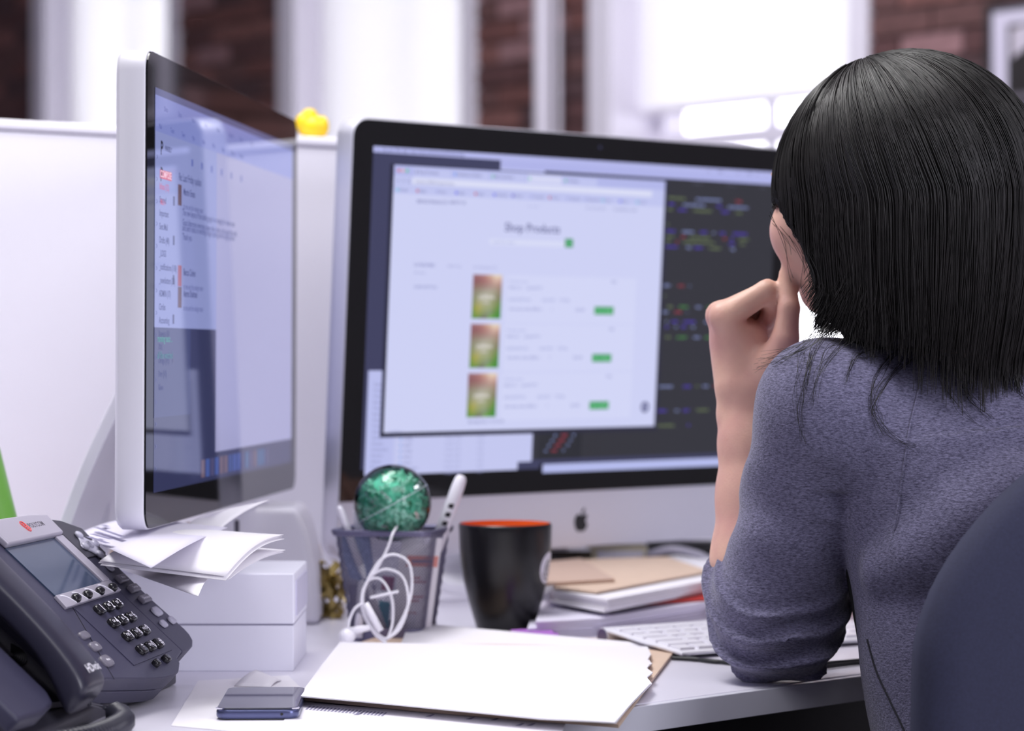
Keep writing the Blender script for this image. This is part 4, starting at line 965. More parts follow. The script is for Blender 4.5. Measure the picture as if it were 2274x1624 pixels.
# ------------------------------------------------------------------ keyboard
KU = Vector((.85, .53, 0)).normalized(); KD = Vector((KU.y, -KU.x, 0))
k0 = Vector((.080, 2.345, DESK+.003)); Mk = Matrix(((KU.x, -KD.x, 0, k0.x), (KU.y, -KD.y, 0, k0.y), (0, 0, 1, k0.z), (0, 0, 0, 1))) @ Matrix.Rotation(R2(4.5), 4, 'X')
kbd = thing('keyboard', 'slim aluminium keyboard with white keys beside the bent elbow', 'keyboard', M=Mk)
KW, KDp = .30, .13
MB().box(0, KW, -KDp, 0, .0105, .0135).build('deck', M_alu_l, kbd, bevel=(.0012, 2))
MB().tube([(0, -.006, .006), (KW, -.006, .006)], .0085, 18).build('battery_tube', M_alu_l, kbd, smooth=False)
MB().lathe([(.0001, 0), (.0075, 0), (.0075, .0012), (.0001, .0012)], 18).xf(Matrix.Translation((-.0011, -.006, .006)) @ Matrix.Rotation(R2(90), 4, 'Y')).build('battery_cap', mat('cap_grey', '#6f6a86', 0.3, metal=.4), kbd)
M_kw = mat('key_white', '#efedf7', 0.4); KM = {}
def kkey(x, y, w_, h_):
    key = (round(w_, 4), round(h_, 4))
    if key not in KM:
        mb = MB().box(-w_/2, w_/2, -h_/2, h_/2, 0, .0022); s4 = .93
        for i in (4, 5, 6, 7): mb.V[i].x *= s4; mb.V[i].y *= s4
        me = bpy.data.meshes.new('key'); me.from_pydata([tuple(v) for v in mb.V], [], mb.F); me.materials.append(M_kw); KM[key] = me
    o = bpy.data.objects.new('key', KM[key]); COL.objects.link(o); o.parent = kbd; o.location = (x, y, .0134)
rows = [[.0185]*14+[.0185], [.0165]*13+[.032], [.028]+[.0165]*13, [.032]+[.0165]*11+[.0325], [.042]+[.0165]*10+[.0415], [.0165]*3+[.021, .098, .021]+[.0165]*4]
y = -.016
for r_, rw in enumerate(rows):
    h_ = .0095 if r_ == 0 else .0162; tot = sum(rw); gp = (KW-.010-tot)/(len(rw)-1) if len(rw) > 1 else 0; x = .005; y -= h_/2
    for w_ in rw: kkey(x+w_/2, y, w_, h_); x += w_+gp
    y -= h_/2+.0028
# cables along the front of the desk
for nm, pts in (('thin black cable running along the desk just before the keyboard', [(1492, 1462), (1560, 1466), (1640, 1474), (1760, 1478), (1900, 1468), (2060, 1452), (2200, 1440)]), ('second black cable lying closer to the desk edge behind the elbow', [(1500, 1456), (1590, 1470), (1690, 1468), (1790, 1484), (1900, 1474), (2060, 1462), (2200, 1452)])):
    tag(MB().tube(catmull([onz(x, y, DESK+.0022) for x, y in pts], 10), .0018, 8).build('black_cable', M_dark, None, smooth=True), nm, 'cable')
# things under the computer
c = onz(1368, 1262, DESK); c = Vector((c.x, 2.93, DESK)); c.x = (1372-CX)/FPX*2.93
t = thing('cream_box', 'cream box with a white label under the desktop computer', 'box', loc=(c.x, c.y, DESK))
MB().box(-.034, .034, 0, .05, 0, .046).build('box_body', mat('cream_card', '#d8cfae', 0.7), t, bevel=(.001, 2)); MB().box(-.024, .030, -.0006, .001, .006, .042).build('box_label', mat('label_white', '#ece9f2', 0.6), t)
c = Vector(((1530-CX)/FPX*2.95, 2.99, DESK))
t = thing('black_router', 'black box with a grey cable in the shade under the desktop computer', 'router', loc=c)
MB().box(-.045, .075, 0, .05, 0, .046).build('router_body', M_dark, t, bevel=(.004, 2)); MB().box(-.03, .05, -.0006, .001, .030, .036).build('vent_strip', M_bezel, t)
tag(MB().tube(catmull([at(1440, 1232, 2.92), at(1490, 1220, 2.90), at(1545, 1230, 2.90), at(1590, 1250, 2.89), at(1640, 1262, 2.88)], 8), .0045, 10).build('grey_cable', mat('cable_grey', '#9b98a8', 0.5), None, smooth=True), 'grey cable arching out from under the desktop computer', 'cable')
c = Vector(((1265-CX)/FPX*2.83, 2.87, DESK))
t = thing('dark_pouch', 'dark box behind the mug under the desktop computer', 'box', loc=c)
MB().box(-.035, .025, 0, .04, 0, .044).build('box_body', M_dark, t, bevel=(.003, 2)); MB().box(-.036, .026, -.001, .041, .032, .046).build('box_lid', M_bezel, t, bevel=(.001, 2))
# gold ribbon
random.seed(4); gr = thing('gold_ribbon', 'crinkled gold gift ribbon between the storage box and pen cup', 'ribbon', loc=onz(725, 1360))
M_gold = mat('gold_foil', '#a8945a', 0.28, metal=0.6); gc = onz(727, 1378)
for k in range(32):
    p = Vector((gc.x+random.uniform(-.010, .012), gc.y+random.uniform(.0, .05), DESK+random.uniform(.006, .03))); pts = []; d = Vector((random.gauss(0, 1), random.gauss(0, .6), random.gauss(0.25, .8))).normalized(); s_ = d.cross(Vector((random.gauss(0, 1), 1, random.gauss(0, 1)))).normalized()
    for q in range(6):
        w2 = .0045; s_ = (s_+Vector((random.gauss(0, .4), random.gauss(0, .4), random.gauss(0, .4)))).normalized()
        pts += [p-s_*w2, p+s_*w2]; d = (d+Vector((random.gauss(0, .6), random.gauss(0, .5), random.gauss(0, .6)))).normalized(); p = p+d*.011
        p.z = min(max(p.z, DESK+.004), DESK+.058); p.x = min(max(p.x, gc.x-.012), gc.x+.014); p.y = max(p.y, gc.y)
    for v in pts: v.z = max(v.z, DESK+.0012); v.x = min(max(v.x, gc.x-.017), gc.x+.017)
    o = MB().add(pts, [(2*i, 2*i+1, 2*i+3, 2*i+2) for i in range(5)]).build('ribbon_loop', M_gold, gr, world=True)
c = at(705, 1235, 2.64); lump('cream_cork', (c.x, c.y, DESK), (.006, .006, .044), mat('cream_cork', '#d9c6b4', 0.7), 'small cream stub standing behind the gold ribbon', 'cork', 3, .08)
# yellow toy on the partition
c = PA + PU*(-.012) - PN*-.0; cy_ = at(695, 300, 2.86)
def toy(q):
    p = np.array(q)
M_yel = mat('yellow_rubber', '#ffd21c', 0.4, Subsurface_Weight=0.1)
tt = thing('yellow_toy', 'small yellow rubber toy on top of the white partition', 'toy', loc=(cy_.x-.001, cy_.y+.012, PT))
for nm, c_, r_ in (('toy_body', (0, 0, .0135), (.0185, .014, .0135)), ('toy_head', (-.004, 0, .0255), (.0095, .0095, .0085)), ('toy_wing', (-.0105, -.004, .018), (.009, .009, .0105)), ('toy_tail', (.011, -.002, .0135), (.0075, .009, .012))):
    bm_ = bmesh.new(); bmesh.ops.create_uvsphere(bm_, u_segments=20, v_segments=12, radius=1)
    for v in bm_.verts: v.co = Vector((v.co.x*r_[0]+c_[0], v.co.y*r_[1]+c_[1], max(v.co.z*r_[2]+c_[2], 0.0)))
    me = bpy.data.meshes.new(nm); bm_.to_mesh(me); bm_.free(); mobj(nm, me, M_yel, tt, smooth=True)
# ================================================================== SIGNED DISTANCE MODELLING
f32 = np.float32
def A3(v): return np.array(v, dtype=f32)
def cap_(p, a, b, ra, rb):
    a, b = A3(a), A3(b); ab_ = b-a; t = np.clip(((p-a)@ab_)/f32(ab_@ab_), 0, 1)
    return np.linalg.norm(p-a-t[:, None]*ab_, axis=1)-(ra+(rb-ra)*t)
def chain(p, pts, rad, k=.0):
    d = None
    for (a, b, ra, rb) in zip(pts, pts[1:], rad, rad[1:]):
        e = cap_(p, a, b, ra, rb); d = e if d is None else (np.minimum(d, e) if k == 0 else smin(d, e, k))
    return d
def smin(a, b, k):
    h = np.clip(.5+.5*(b-a)/k, 0, 1); return b+(a-b)*h-k*h*(1-h)
def smax(a, b, k): return -smin(-a, -b, k)
def ell(q, c, r):
    q = q-A3(c); r = A3(r); k0 = np.linalg.norm(q/r, axis=1); k1 = np.linalg.norm(q/(r*r), axis=1)+1e-9
    return k0*(k0-1)/k1
def sphere(p, c, r): return np.linalg.norm(p-A3(c), axis=1)-r
def polygonize(fn, lo, hi, h, B=8, slack=1.05):
    """naive surface nets over a block-sparse grid"""
    lo = np.array(lo, float); n = np.ceil((np.array(hi)-lo)/h/B).astype(int)*B+1
    nb = (n-1)//B
    g = np.stack(np.meshgrid(*[np.arange(k) for k in nb], indexing='ij'), -1).reshape(-1, 3)
    ctr = (lo+(g*B+B/2)*h).astype(f32); dc = fn(ctr); act = np.abs(dc) < B*h*slack
    Vv = np.empty(tuple(n), f32)
    sgn = np.where(dc < 0, -1., 1.).astype(f32).reshape(tuple(nb))
    Vv[:-1, :-1, :-1] = np.repeat(np.repeat(np.repeat(sgn, B, 0), B, 1), B, 2); Vv[-1] = 1; Vv[:, -1] = 1; Vv[:, :, -1] = 1
    off = np.stack(np.meshgrid(*[np.arange(B+1)]*3, indexing='ij'), -1).reshape(-1, 3)
    ga = g[act]
    for s0 in range(0, len(ga), 400):
        idx = (ga[s0:s0+400, None, :]*B+off[None]).reshape(-1, 3)
        Vv[idx[:, 0], idx[:, 1], idx[:, 2]] = fn((lo+idx*h).astype(f32))
    ins = Vv < 0
    c8 = [ins[i:n[0]-1+i, j:n[1]-1+j, k:n[2]-1+k] for i in (0, 1) for j in (0, 1) for k in (0, 1)]
    s = sum(c.astype(np.int8) for c in c8); cell = (s > 0) & (s < 8)
    ci = np.argwhere(cell); vid = np.full(cell.shape, -1, np.int64); vid[cell] = np.arange(len(ci))
    acc = np.zeros((len(ci), 3)); cnt = np.zeros(len(ci))
    cor = [(i, j, k) for i in (0, 1) for j in (0, 1) for k in (0, 1)]
    val = [Vv[ci[:, 0]+i, ci[:, 1]+j, ci[:, 2]+k] for i, j, k in cor]
    for a in range(8):
        for b in range(a+1, 8):
            if sum(abs(cor[a][q]-cor[b][q]) for q in range(3)) != 1: continue
            va, vb = val[a], val[b]; mk = (va < 0) != (vb < 0); t = np.where(mk, va/(va-vb+1e-20), 0)
            pt = np.array(cor[a])+t[:, None]*(np.array(cor[b])-np.array(cor[a])); acc += pt*mk[:, None]; cnt += mk
    verts = lo+(ci+acc/np.maximum(cnt, 1)[:, None])*h
    quads = []
    for ax in range(3):
        sl0 = [slice(None)]*3; sl1 = [slice(None)]*3; sl0[ax] = slice(0, n[ax]-1); sl1[ax] = slice(1, n[ax])
        a, b = ins[tuple(sl0)], ins[tuple(sl1)]; e = np.argwhere(a != b); o1, o2 = [(1, 2), (2, 0), (0, 1)][ax]
        e = e[(e[:, o1] > 0) & (e[:, o2] > 0) & (e[:, o1] < n[o1]-1) & (e[:, o2] < n[o2]-1)]
        def cellv(d1, d2): q = e.copy(); q[:, o1] -= d1; q[:, o2] -= d2; return vid[q[:, 0], q[:, 1], q[:, 2]]
        q = np.stack([cellv(1, 1), cellv(0, 1), cellv(0, 0), cellv(1, 0)], 1)
        fl = ~a[e[:, 0], e[:, 1], e[:, 2]]; q[fl] = q[fl][:, ::-1]; quads.append(q)
    q = np.concatenate(quads); q = q[(q >= 0).all(1)]
    return verts, q
def fast_mesh(name, V, Q):
    me = bpy.data.meshes.new(name); me.vertices.add(len(V)); me.vertices.foreach_set('co', np.asarray(V, f32).ravel())
    me.loops.add(Q.size); me.loops.foreach_set('vertex_index', Q.astype(np.int32).ravel())
    me.polygons.add(len(Q)); me.polygons.foreach_set('loop_start', np.arange(0, Q.size, Q.shape[1], dtype=np.int32))
    me.update(calc_edges=True); me.validate()
    return me
def march_many(fn, pxs, t0=1.6, t1=2.7, it=70):
    """ray hits on a distance field for many pixels at once (None where the ray misses)"""
    D = np.array([ray(*q) for q in pxs]); t = np.full(len(D), t0); c = np.array(_cam)
    for _ in range(it):
        v = fn((c+D*t[:, None]).astype(f32)); t = np.where((v > .0004) & (t < t1), t+np.maximum(v*.75, .0004), t)
    return [Vector(c+D[i]*t[i]) if t[i] < t1 else None for i in range(len(D))]
def march(fn, px, py): return march_many(fn, [(px, py)])[0]
# ================================================================== PERSON
tf = np.array([-.42, .907, 0]); tl = np.array([-.907, -.42, 0])          # torso forward / left
hf = np.array([-.62, .785, 0]); hl = np.array([-.785, -.62, 0])          # head forward / left
Hc = np.array(at(1985, 430, 2.08))
Ls = np.array(at(1830, 905, 2.03)); El = np.array(at(1728, 1361, 2.09)); El2 = np.array(at(1716, 1395, 2.10)); Wl = np.array(at(1655, 880, 2.125))
Nb = np.array([.40, 2.10, .985]); Rs = np.array([.551, 2.17, .962]); Er = np.array([.585, 2.36, .795]); Wr = np.array([.385, 2.445, .782])
T1 = np.array([.395, 2.08, .93]); T2 = np.array([.442, 1.995, .56])
def hloc(p): q = p-A3(Hc); return np.stack([q@A3(hl), q@A3(hf), q[:, 2]], 1)
def P3(*a): return np.array(at(*a))
LH = dict(
    thumb=([P3(1692, 866, 2.118), P3(1722, 806, 2.106), P3(1744, 752, 2.098), P3(1752, 684, 2.097), P3(1747, 614, 2.105)], [.0185, .0165, .0112, .0090, .0070]),
    index=([P3(1610, 704, 2.112), P3(1704, 646, 2.106), P3(1722, 688, 2.124), P3(1702, 712, 2.134)], [.0118, .0094, .0084, .0074]),
    middle=([P3(1602, 702, 2.131), P3(1700, 650, 2.130), P3(1720, 702, 2.142), P3(1694, 722, 2.144)], [.0118, .0094, .0086, .0076]),
    ring=([P3(1608, 716, 2.149), P3(1692, 668, 2.147), P3(1712, 718, 2.150), P3(1688, 740, 2.148)], [.0118, .0092, .0082, .0074]),
    pinky=([P3(1618, 738, 2.165), P3(1682, 700, 2.164), P3(1700, 738, 2.164), P3(1680, 756, 2.160)], [.0105, .0080, .0072, .0064]))
def sd_handL(p):
    palm = cap_(p, Wl+np.array([-.004, 0, .012]), P3(1645, 768, 2.132), .022, .0245)
    for k in ('index', 'middle', 'ring', 'pinky'): palm = smin(palm, cap_(p, P3(1650, 820, 2.13), LH[k][0][0], .018, LH[k][1][0]), .010)
    palm = smin(palm, chain(p, LH['thumb'][0][:3], LH['thumb'][1][:3], .004), .009)
    palm = smin(palm, chain(p, LH['thumb'][0][2:], LH['thumb'][1][2:], .003), .003)
    for k in ('index', 'middle', 'ring', 'pinky'): palm = smin(palm, chain(p, LH[k][0], LH[k][1], .0025), .0035)
    # knuckle heads
    for k in ('index', 'middle'): palm = smin(palm, sphere(p, LH[k][0][0]+np.array([-.002, 0, .001]), .0102), .005)
    return palm
def sd_handR(p):
    w_ = Wr; d = np.array([-.66, -.10, 0.]); fwd = np.array([-.75, .62, 0]); fwd /= np.linalg.norm(fwd); sd_ = np.array([fwd[1], -fwd[0], 0])
    c = w_+fwd*.055+np.array([0, 0, .004]); s = smin(cap_(p, w_, c, .022, .022), cap_(p, w_, c+sd_*.02, .018, .018), .012); s = smin(s, cap_(p, w_, c-sd_*.02, .018, .018), .012)
    for k, (o_, L_) in enumerate(((-.03, .062), (-.010, .072), (.011, .068), (.030, .054))):
        b = c+sd_*o_+fwd*.02; m_ = b+fwd*L_*.55+np.array([0, 0, .006]); e = b+fwd*L_*.95+np.array([0, 0, -.012])
        s = smin(s, chain(p, [b, m_, e], [.0105, .0092, .0072], .003), .004)
    t0_ = c-sd_*.03-fwd*.02; return smin(s, chain(p, [t0_, t0_-sd_*.022+fwd*.02, t0_-sd_*.024+fwd*.05], [.013, .010, .0075], .003), .008)
def torso(p, grow=0.0):
    ax = T2-T1; t = np.clip(((p-A3(T1))@A3(ax))/f32(ax@ax), 0, 1); c = A3(T1)+t[:, None]*A3(ax); q = p-c
    rl = .152-.012*np.sin(math.pi*t)+.004*t+grow; rf = .095+.012*t+grow
    l_, f_, z_ = q@A3(tl), q@A3(tf), q[:, 2]
    k = np.sqrt((l_/rl)**2+(f_/rf)**2+(z_/.07)**2*(np.abs(((p-A3(T1))@A3(ax))/f32(ax@ax)-.5) > .5))
    return (k-1)*np.minimum(rl, rf)*.92
def sd_head(p):
    q = hloc(p); d = ell(q, (0, -.005, .010), (.077, .094, .094))
    d = smin(d, ell(q, (0, .042, -.030), (.062, .058, .072)), .02)
    for s in (-1, 1):
        d = smin(d, sphere(q, (s*.044, .060, -.030), .027), .02); d = smin(d, ell(q, (s*.077, -.008, -.018), (.008, .018, .03)), .006)
        d = smax(d, -sphere(q, (s*.031, .116, .004), .016), .012)           # eye sockets
        d = smin(d, ell(q, (s*.030, .094, .019), (.018, .008, .005)), .008)      # brows
    d = smin(d, cap_(q, (0, .094, .004), (0, .116, -.028), .007, .0105), .010)
    for s in (-1, 1): d = smin(d, sphere(q, (s*.010, .109, -.031), .0065), .006)
    d = smin(d, ell(q, (0, .098, -.052), (.022, .010, .005)), .005); d = smin(d, ell(q, (0, .096, -.061), (.019, .010, .006)), .005)
    d = smin(d, sphere(q, (0, .078, -.078), .020), .02)
    return d
def head_w(l_, f_, u_): return Hc+hl*l_+hf*f_+np.array([0, 0, u_])
def sd_body(p):
    d = sd_head(p)
    d = smin(d, cap_(p, head_w(0, -.012, -.05), Nb+np.array([0, 0, -.01]), .052, .054), .03)
    d = smin(d, torso(p, -.012), .04)
    d = smin(d, cap_(p, Ls, Nb, .036, .045), .03); d = smin(d, cap_(p, Rs, Nb, .036, .045), .03)
    d = smin(d, chain(p, [Ls, El], [.042, .034]), .02); d = smin(d, chain(p, [Rs, Er], [.042, .036]), .02)
    fa = chain(p, [El, P3(1690, 1240, 2.112), P3(1680, 1100, 2.118), P3(1668, 985, 2.122), Wl], [.034, .0405, .0325, .0262, .0208], .01)
    fa = smin(fa, sphere(p, P3(1624, 918, 2.128), .0115), .010)
    d = smin(d, fa, .008)
    d = smin(d, sd_handL(p), .010)
    d = smin(d, chain(p, [Er, Wr], [.036, .022]), .01); d = smin(d, sd_handR(p), .008)
    return d
Qf = np.array(at(1742, 1215, 2.06))
def sd_sweater(p):
    t_ = torso(p)
    d = smin(t_, cap_(p, Ls, Nb+np.array([0, 0, -.012]), .050, .056), .035); d = smin(d, cap_(p, Rs, Nb+np.array([0, 0, -.012]), .050, .056), .035)
    arm = chain(p, [Ls, Ls*.45+El*.55, El], [.052, .0475, .056], .01)
    arm = smin(arm, cap_(p, El, P3(1702, 1325, 2.112), .055, .053), .01)
    # bunched folds around the elbow
    rq = np.linalg.norm(p-A3(Qf), axis=1); ang = np.arctan2((p-A3(Qf))[:, 0], -(p-A3(Qf))[:, 2])
    w_ = np.clip((rq-.045)/.02, 0, 1)*np.clip((.90-p[:, 2])/.06, 0, 1)
    nq = (p-A3(Qf))/(rq[:, None]+1e-6); ne = p-A3(El); ne = ne/(np.linalg.norm(ne, axis=1)[:, None]+1e-6)
    w_ = w_*np.clip(np.linalg.norm(np.cross(nq, ne), axis=1)*2.0, 0, 1)
    ph_ = rq*2*math.pi/.0190+1.1*np.sin(ang*2.3+.4)+.5*np.sin(ang*5+1)
    arm = arm-w_*.0038*(np.sin(ph_)-.35*np.cos(2*ph_))*(.75+.25*np.sin(ang*3.1+2))
    arm = smax(arm, DESK+.0010-p[:, 2], .005)
    # soft wrinkles along the upper arm
    wr = np.sin(p[:, 2]*95+p[:, 0]*45+1.3*np.sin(p[:, 1]*40))*np.sin(p[:, 0]*38+p[:, 2]*22)
    arm = arm-.0030*wr*np.clip((.97-p[:, 2])/.05, 0, 1)
    armr = chain(p, [Rs, Er, Er*.45+Wr*.55], [.052, .050, .040], .01)
    d = smin(d, arm, np.where(p[:, 2] > .90, .02, .005)); d = smin(d, armr, .02)
    # drape fold pushed up by the chair back, with a hollow under it
    d = smin(d, chain(p, FOLD, [.014, .026, .028, .026]), .016) if FOLD is not None else d
    lo_ = np.sin(p@A3((23, 11, 17))+1)*np.sin(p@A3((-9, 21, 26))+2)
    d = d-.0022*lo_
    d = smax(d, -(p[:, 2]-.50), .01)                                        # hem
    d = smax(d, -(cap_(p, head_w(0, -.012, -.05), Nb+np.array([0, 0, .03]), .060, .060)), .006)   # neck opening
    return d*.8
FOLD = None
_pts = [march(sd_sweater, *q) for q in ((1962, 1268), (2050, 1235), (2150, 1165), (2262, 1085))]
FOLD = [np.array(v)+np.array([0, .008, 0]) for v in _pts]
M_skin = bpy.data.materials.new('skin'); M_skin.use_nodes = True
nt = M_skin.node_tree; b = nt.nodes['Principled BSDF']
tc = nt.nodes.new('ShaderNodeTexCoord'); n1 = nt.nodes.new('ShaderNodeTexNoise'); n1.inputs['Scale'].default_value = 22; n1.inputs['Detail'].default_value = 4
cr = nt.nodes.new('ShaderNodeValToRGB'); cr.color_ramp.elements[0].position = .35; cr.color_ramp.elements[0].color = (*lin('#d7a299'), 1); cr.color_ramp.elements[1].position = .65; cr.color_ramp.elements[1].color = (*lin('#e9bca8'), 1)
nt.links.new(tc.outputs['Object'], n1.inputs['Vector']); nt.links.new(n1.outputs[0], cr.inputs[0]); nt.links.new(cr.outputs[0], b.inputs['Base Color'])
b.inputs['Roughness'].default_value = .48; b.inputs['Subsurface Weight'].default_value = .12; b.inputs['Subsurface Radius'].default_value = (.012, .005, .003); b.inputs['Subsurface Scale'].default_value = 1.0
n2 = nt.nodes.new('ShaderNodeTexNoise'); n2.inputs['Scale'].default_value = 500; bp = nt.nodes.new('ShaderNodeBump'); bp.inputs['Strength'].default_value = .15; bp.inputs['Distance'].default_value = .001
nt.links.new(tc.outputs['Object'], n2.inputs['Vector']); nt.links.new(n2.outputs[0], bp.inputs['Height']); nt.links.new(bp.outputs[0], b.inputs['Normal'])
# heathered knit
M_knit = bpy.data.materials.new('heather_knit'); M_knit.use_nodes = True
nt = M_knit.node_tree; b = nt.nodes['Principled BSDF']; tc = nt.nodes.new('ShaderNodeTexCoord')
mp = nt.nodes.new('ShaderNodeMapping'); mp.inputs['Rotation'].default_value = (0, R2(20), 0); mp.inputs['Scale'].default_value = (1, 1, 3.2); nt.links.new(tc.outputs['Object'], mp.inputs[0])
n1 = nt.nodes.new('ShaderNodeTexNoise'); n1.inputs['Scale'].default_value = 300; n1.inputs['Detail'].default_value = 6; n1.inputs['Roughness'].default_value = .7; nt.links.new(mp.outputs[0], n1.inputs['Vector'])
cr = nt.nodes.new('ShaderNodeValToRGB'); e = cr.color_ramp.elements; e[0].position = .36; e[0].color = (*lin('#49475e'), 1); e[1].position = .66; e[1].color = (*lin('#8a87a6'), 1)
nt.links.new(n1.outputs[0], cr.inputs[0]); nt.links.new(cr.outputs[0], b.inputs['Base Color']); b.inputs['Roughness'].default_value = .95; b.inputs['Specular IOR Level'].default_value = .15
b.inputs['Sheen Weight'].default_value = .25; b.inputs['Sheen Roughness'].default_value = .5
n2 = nt.nodes.new('ShaderNodeTexNoise'); n2.inputs['Scale'].default_value = 650; nt.links.new(tc.outputs['Object'], n2.inputs['Vector']); bp = nt.nodes.new('ShaderNodeBump'); bp.inputs['Strength'].default_value = .5; bp.inputs['Distance'].default_value = .0012
nt.links.new(n2.outputs[0], bp.inputs['Height']); nt.links.new(bp.outputs[0], b.inputs['Normal'])
M_hair = mat('dark_hair', (.012, .0100, .0105), .42, spec=.45, noise=(60, .4))
person = thing('person', 'dark-haired person in a grey sweater sitting at the desk, hand at mouth', 'person', loc=(T2[0], T2[1], 0))
Ti = Matrix.Translation((-T2[0], -T2[1], 0))
def place(me, name, m):
    me.transform(Ti); return mobj(name, me, m, person, smooth=True)
V, Q = polygonize(sd_body, (.09, 1.84, .50), (.70, 2.55, 1.29), .0028)
body = place(fast_mesh('body', V, Q), 'body', M_skin)
V, Q = polygonize(sd_sweater, (.08, 1.80, .44), (.74, 2.52, 1.06), .0033, slack=1.9)
swt = place(fast_mesh('sweater', V, Q), 'sweater', M_knit)
swt['label'] = 'grey heathered sweater with pushed-up sleeves'
# eyes, nails
for s in (-1, 1):
    c = Vector(head_w(s*.031, .092, .003)); bm_ = bmesh.new(); bmesh.ops.create_uvsphere(bm_, u_segments=14, v_segments=10, radius=.0115)
    me = bpy.data.meshes.new('eye'); bm_.to_mesh(me); bm_.free(); me.transform(Matrix.Translation(c)); place(me, 'eye', mat('eye_white', '#e8e4e2', .2))
    c = Vector(head_w(s*.031, .0995, .003)); bm_ = bmesh.new(); bmesh.ops.create_uvsphere(bm_, u_segments=12, v_segments=8, radius=.0055)
    me = bpy.data.meshes.new('iris'); bm_.to_mesh(me); bm_.free(); me.transform(Matrix.Translation(c)); place(me, 'iris', mat('iris_dark', '#2a1c16', .1))
# sleeve seam, then a dark fold line further down
for pts in ([(2046, 838), (2030, 905), (2018, 960), (2008, 1030), (1998, 1100), (1986, 1178)],):
    q = [march(sd_sweater, *a) for a in pts]; c = catmull([v+Vector((0, -.0002, 0)) for v in q if v], 8)
    mb = MB().tube(c, .0008, 6); me = bpy.data.meshes.new('sleeve_seam'); me.from_pydata([tuple(v) for v in mb.V], [], mb.F); place(me, 'sleeve_seam', M_knit)
def sd_top(p): return smax(smax(torso(p-A3((-.003, .012, 0)), -.003), p[:, 2]-.87, .01), .545-p[:, 2], .01)
V, Q = polygonize(sd_top, (.2, 1.84, .52), (.66, 2.3, .89), .005); place(fast_mesh('undershirt', V, Q), 'undershirt', mat('black_jersey', '#161618', .9))
c = catmull([v+Vector((0, -.0002, 0)) for v in march_many(sd_sweater, [(1925, 1420), (1945, 1490), (1975, 1555), (2006, 1620), (2030, 1680)]) if v], 8)
mb = MB().tube(c, .0007, 6); me = bpy.data.meshes.new('side_fold_line'); me.from_pydata([tuple(v) for v in mb.V], [], mb.F); place(me, 'side_fold_line', mat('fold_dark', '#2b2a34', .9))  # shade of a sweater fold, drawn as a thin dark tube
# trousers and shoes
kn = [T2+tf*.40+tl*.10+np.array([0, 0, -.06]), T2+tf*.42-tl*.09+np.array([0, 0, -.06])]
an = [kn[0]+tf*-.02+np.array([0, 0, -.40]), kn[1]+tf*-.02+np.array([0, 0, -.40])]
def sd_trousers(p):
    d = ell(p-A3(T2), (0, 0, -.03), (.165, .135, .085))
    for s, k, a in ((1, kn[0], an[0]), (-1, kn[1], an[1])):
        d = smin(d, chain(p, [T2+tl*.085*s+np.array([0, 0, -.05]), k, a], [.082, .062, .045], .02), .03)
    return d
V, Q = polygonize(sd_trousers, (-.10, 1.75, .04), (.75, 2.60, .66), .008); place(fast_mesh('trousers', V, Q), 'trousers', mat('dark_denim', '#23232c', .9))
for a in an:
    def sh(p, a=a): return smax(smin(chain(p, [a+np.array([0, 0, -.035]), a+tf*.15+np.array([0, 0, -.055])], [.045, .036], .02), cap_(p, a, a+np.array([0, 0, -.05]), .042, .045), .02), -(p[:, 2]-.002), .004)
    V, Q = polygonize(sh, a-.26, a+np.array([.26, .26, .08]), .006); place(fast_mesh('shoe', V, Q), 'shoe', mat('shoe_black', '#1a1a1d', .5))
# ------------------------------------------------------------------ hair
rng = np.random.RandomState(11)
HR = np.array([.096, .119, .109]); HO = np.array([-.002, -.013, .006])
def f_edge(z): return np.where(z > .0, .2, np.interp(z, [-.14, -.096, -.066, -.04, -.008], [-.012, -.004, .004, .020, .062]))
def sd_hair(p):
    q = hloc(p); d = ell(q, HO, HR*.955)
    z = q[:, 2]; zz = np.clip((-z)/.14, 0, 1); g = 1-.02*zz-.16*zz**2
    k = np.sqrt((q[:, 0]/(HR[0]*g*.945))**2+((q[:, 1]-HO[1])/(HR[1]*g*.945))**2); sk = (k-1)*.08
    sk = smax(sk, z-.01, .005); sk = smax(sk, -(z+.128), .02); d = smin(d, sk, .01)
    face = np.minimum(q[:, 1]-(f_edge(z)-.006), -z+.004)
    d = smax(d, face, .006)
    return smax(d, -sd_sweater(p)-.001, .004)
V, Q = polygonize(sd_hair, Hc-np.array([.14, .15, .16]), Hc+np.array([.14, .15, .13]), .0034)
hair = place(fast_mesh('hair', V, Q), 'hair', M_hair)
NG, NPG, NP = 620, 13, 22                                     # locks, strands per lock, points per strand
NSt = NG*NPG
pole = np.array([.20, .26, .94]); pole /= np.linalg.norm(pole)  # crown whorl, towards the front left
e1 = np.array([0, 1., 0]); e1 = e1-pole*(e1@pole); e1 /= np.linalg.norm(e1); e2 = np.cross(e1, pole)
if e2[0] < 0: e2 = -e2
gphi = rng.uniform(0, 2*math.pi, NG); gth = np.minimum(np.abs(rng.normal(0, 1, NG))*R2(36)+R2(1), R2(84))
glay = rng.uniform(-.020, .026, NG)+(rng.rand(NG) < .10)*rng.uniform(.008, .03, NG); gz = rng.normal(0, .012, NG); gsw = rng.normal(0, .05, NG)
rep = lambda a: np.repeat(a, NPG)
spread = rng.normal(0, 1, NSt)
phi = rep(gphi)+spread*.045; th0 = np.clip(rep(gth)+rng.normal(0, .06, NSt), R2(.5), R2(86))
s_ = np.linspace(0, 1, NP)[None]
eu = e1[2]*np.cos(phi)+e2[2]*np.sin(phi); Aq = np.sqrt(pole[2]**2+eu**2); the = np.arctan2(eu, pole[2])+np.arccos(np.clip(-.12/Aq, -1, 1))
s1 = .54; th0 = np.minimum(th0, the-.05)
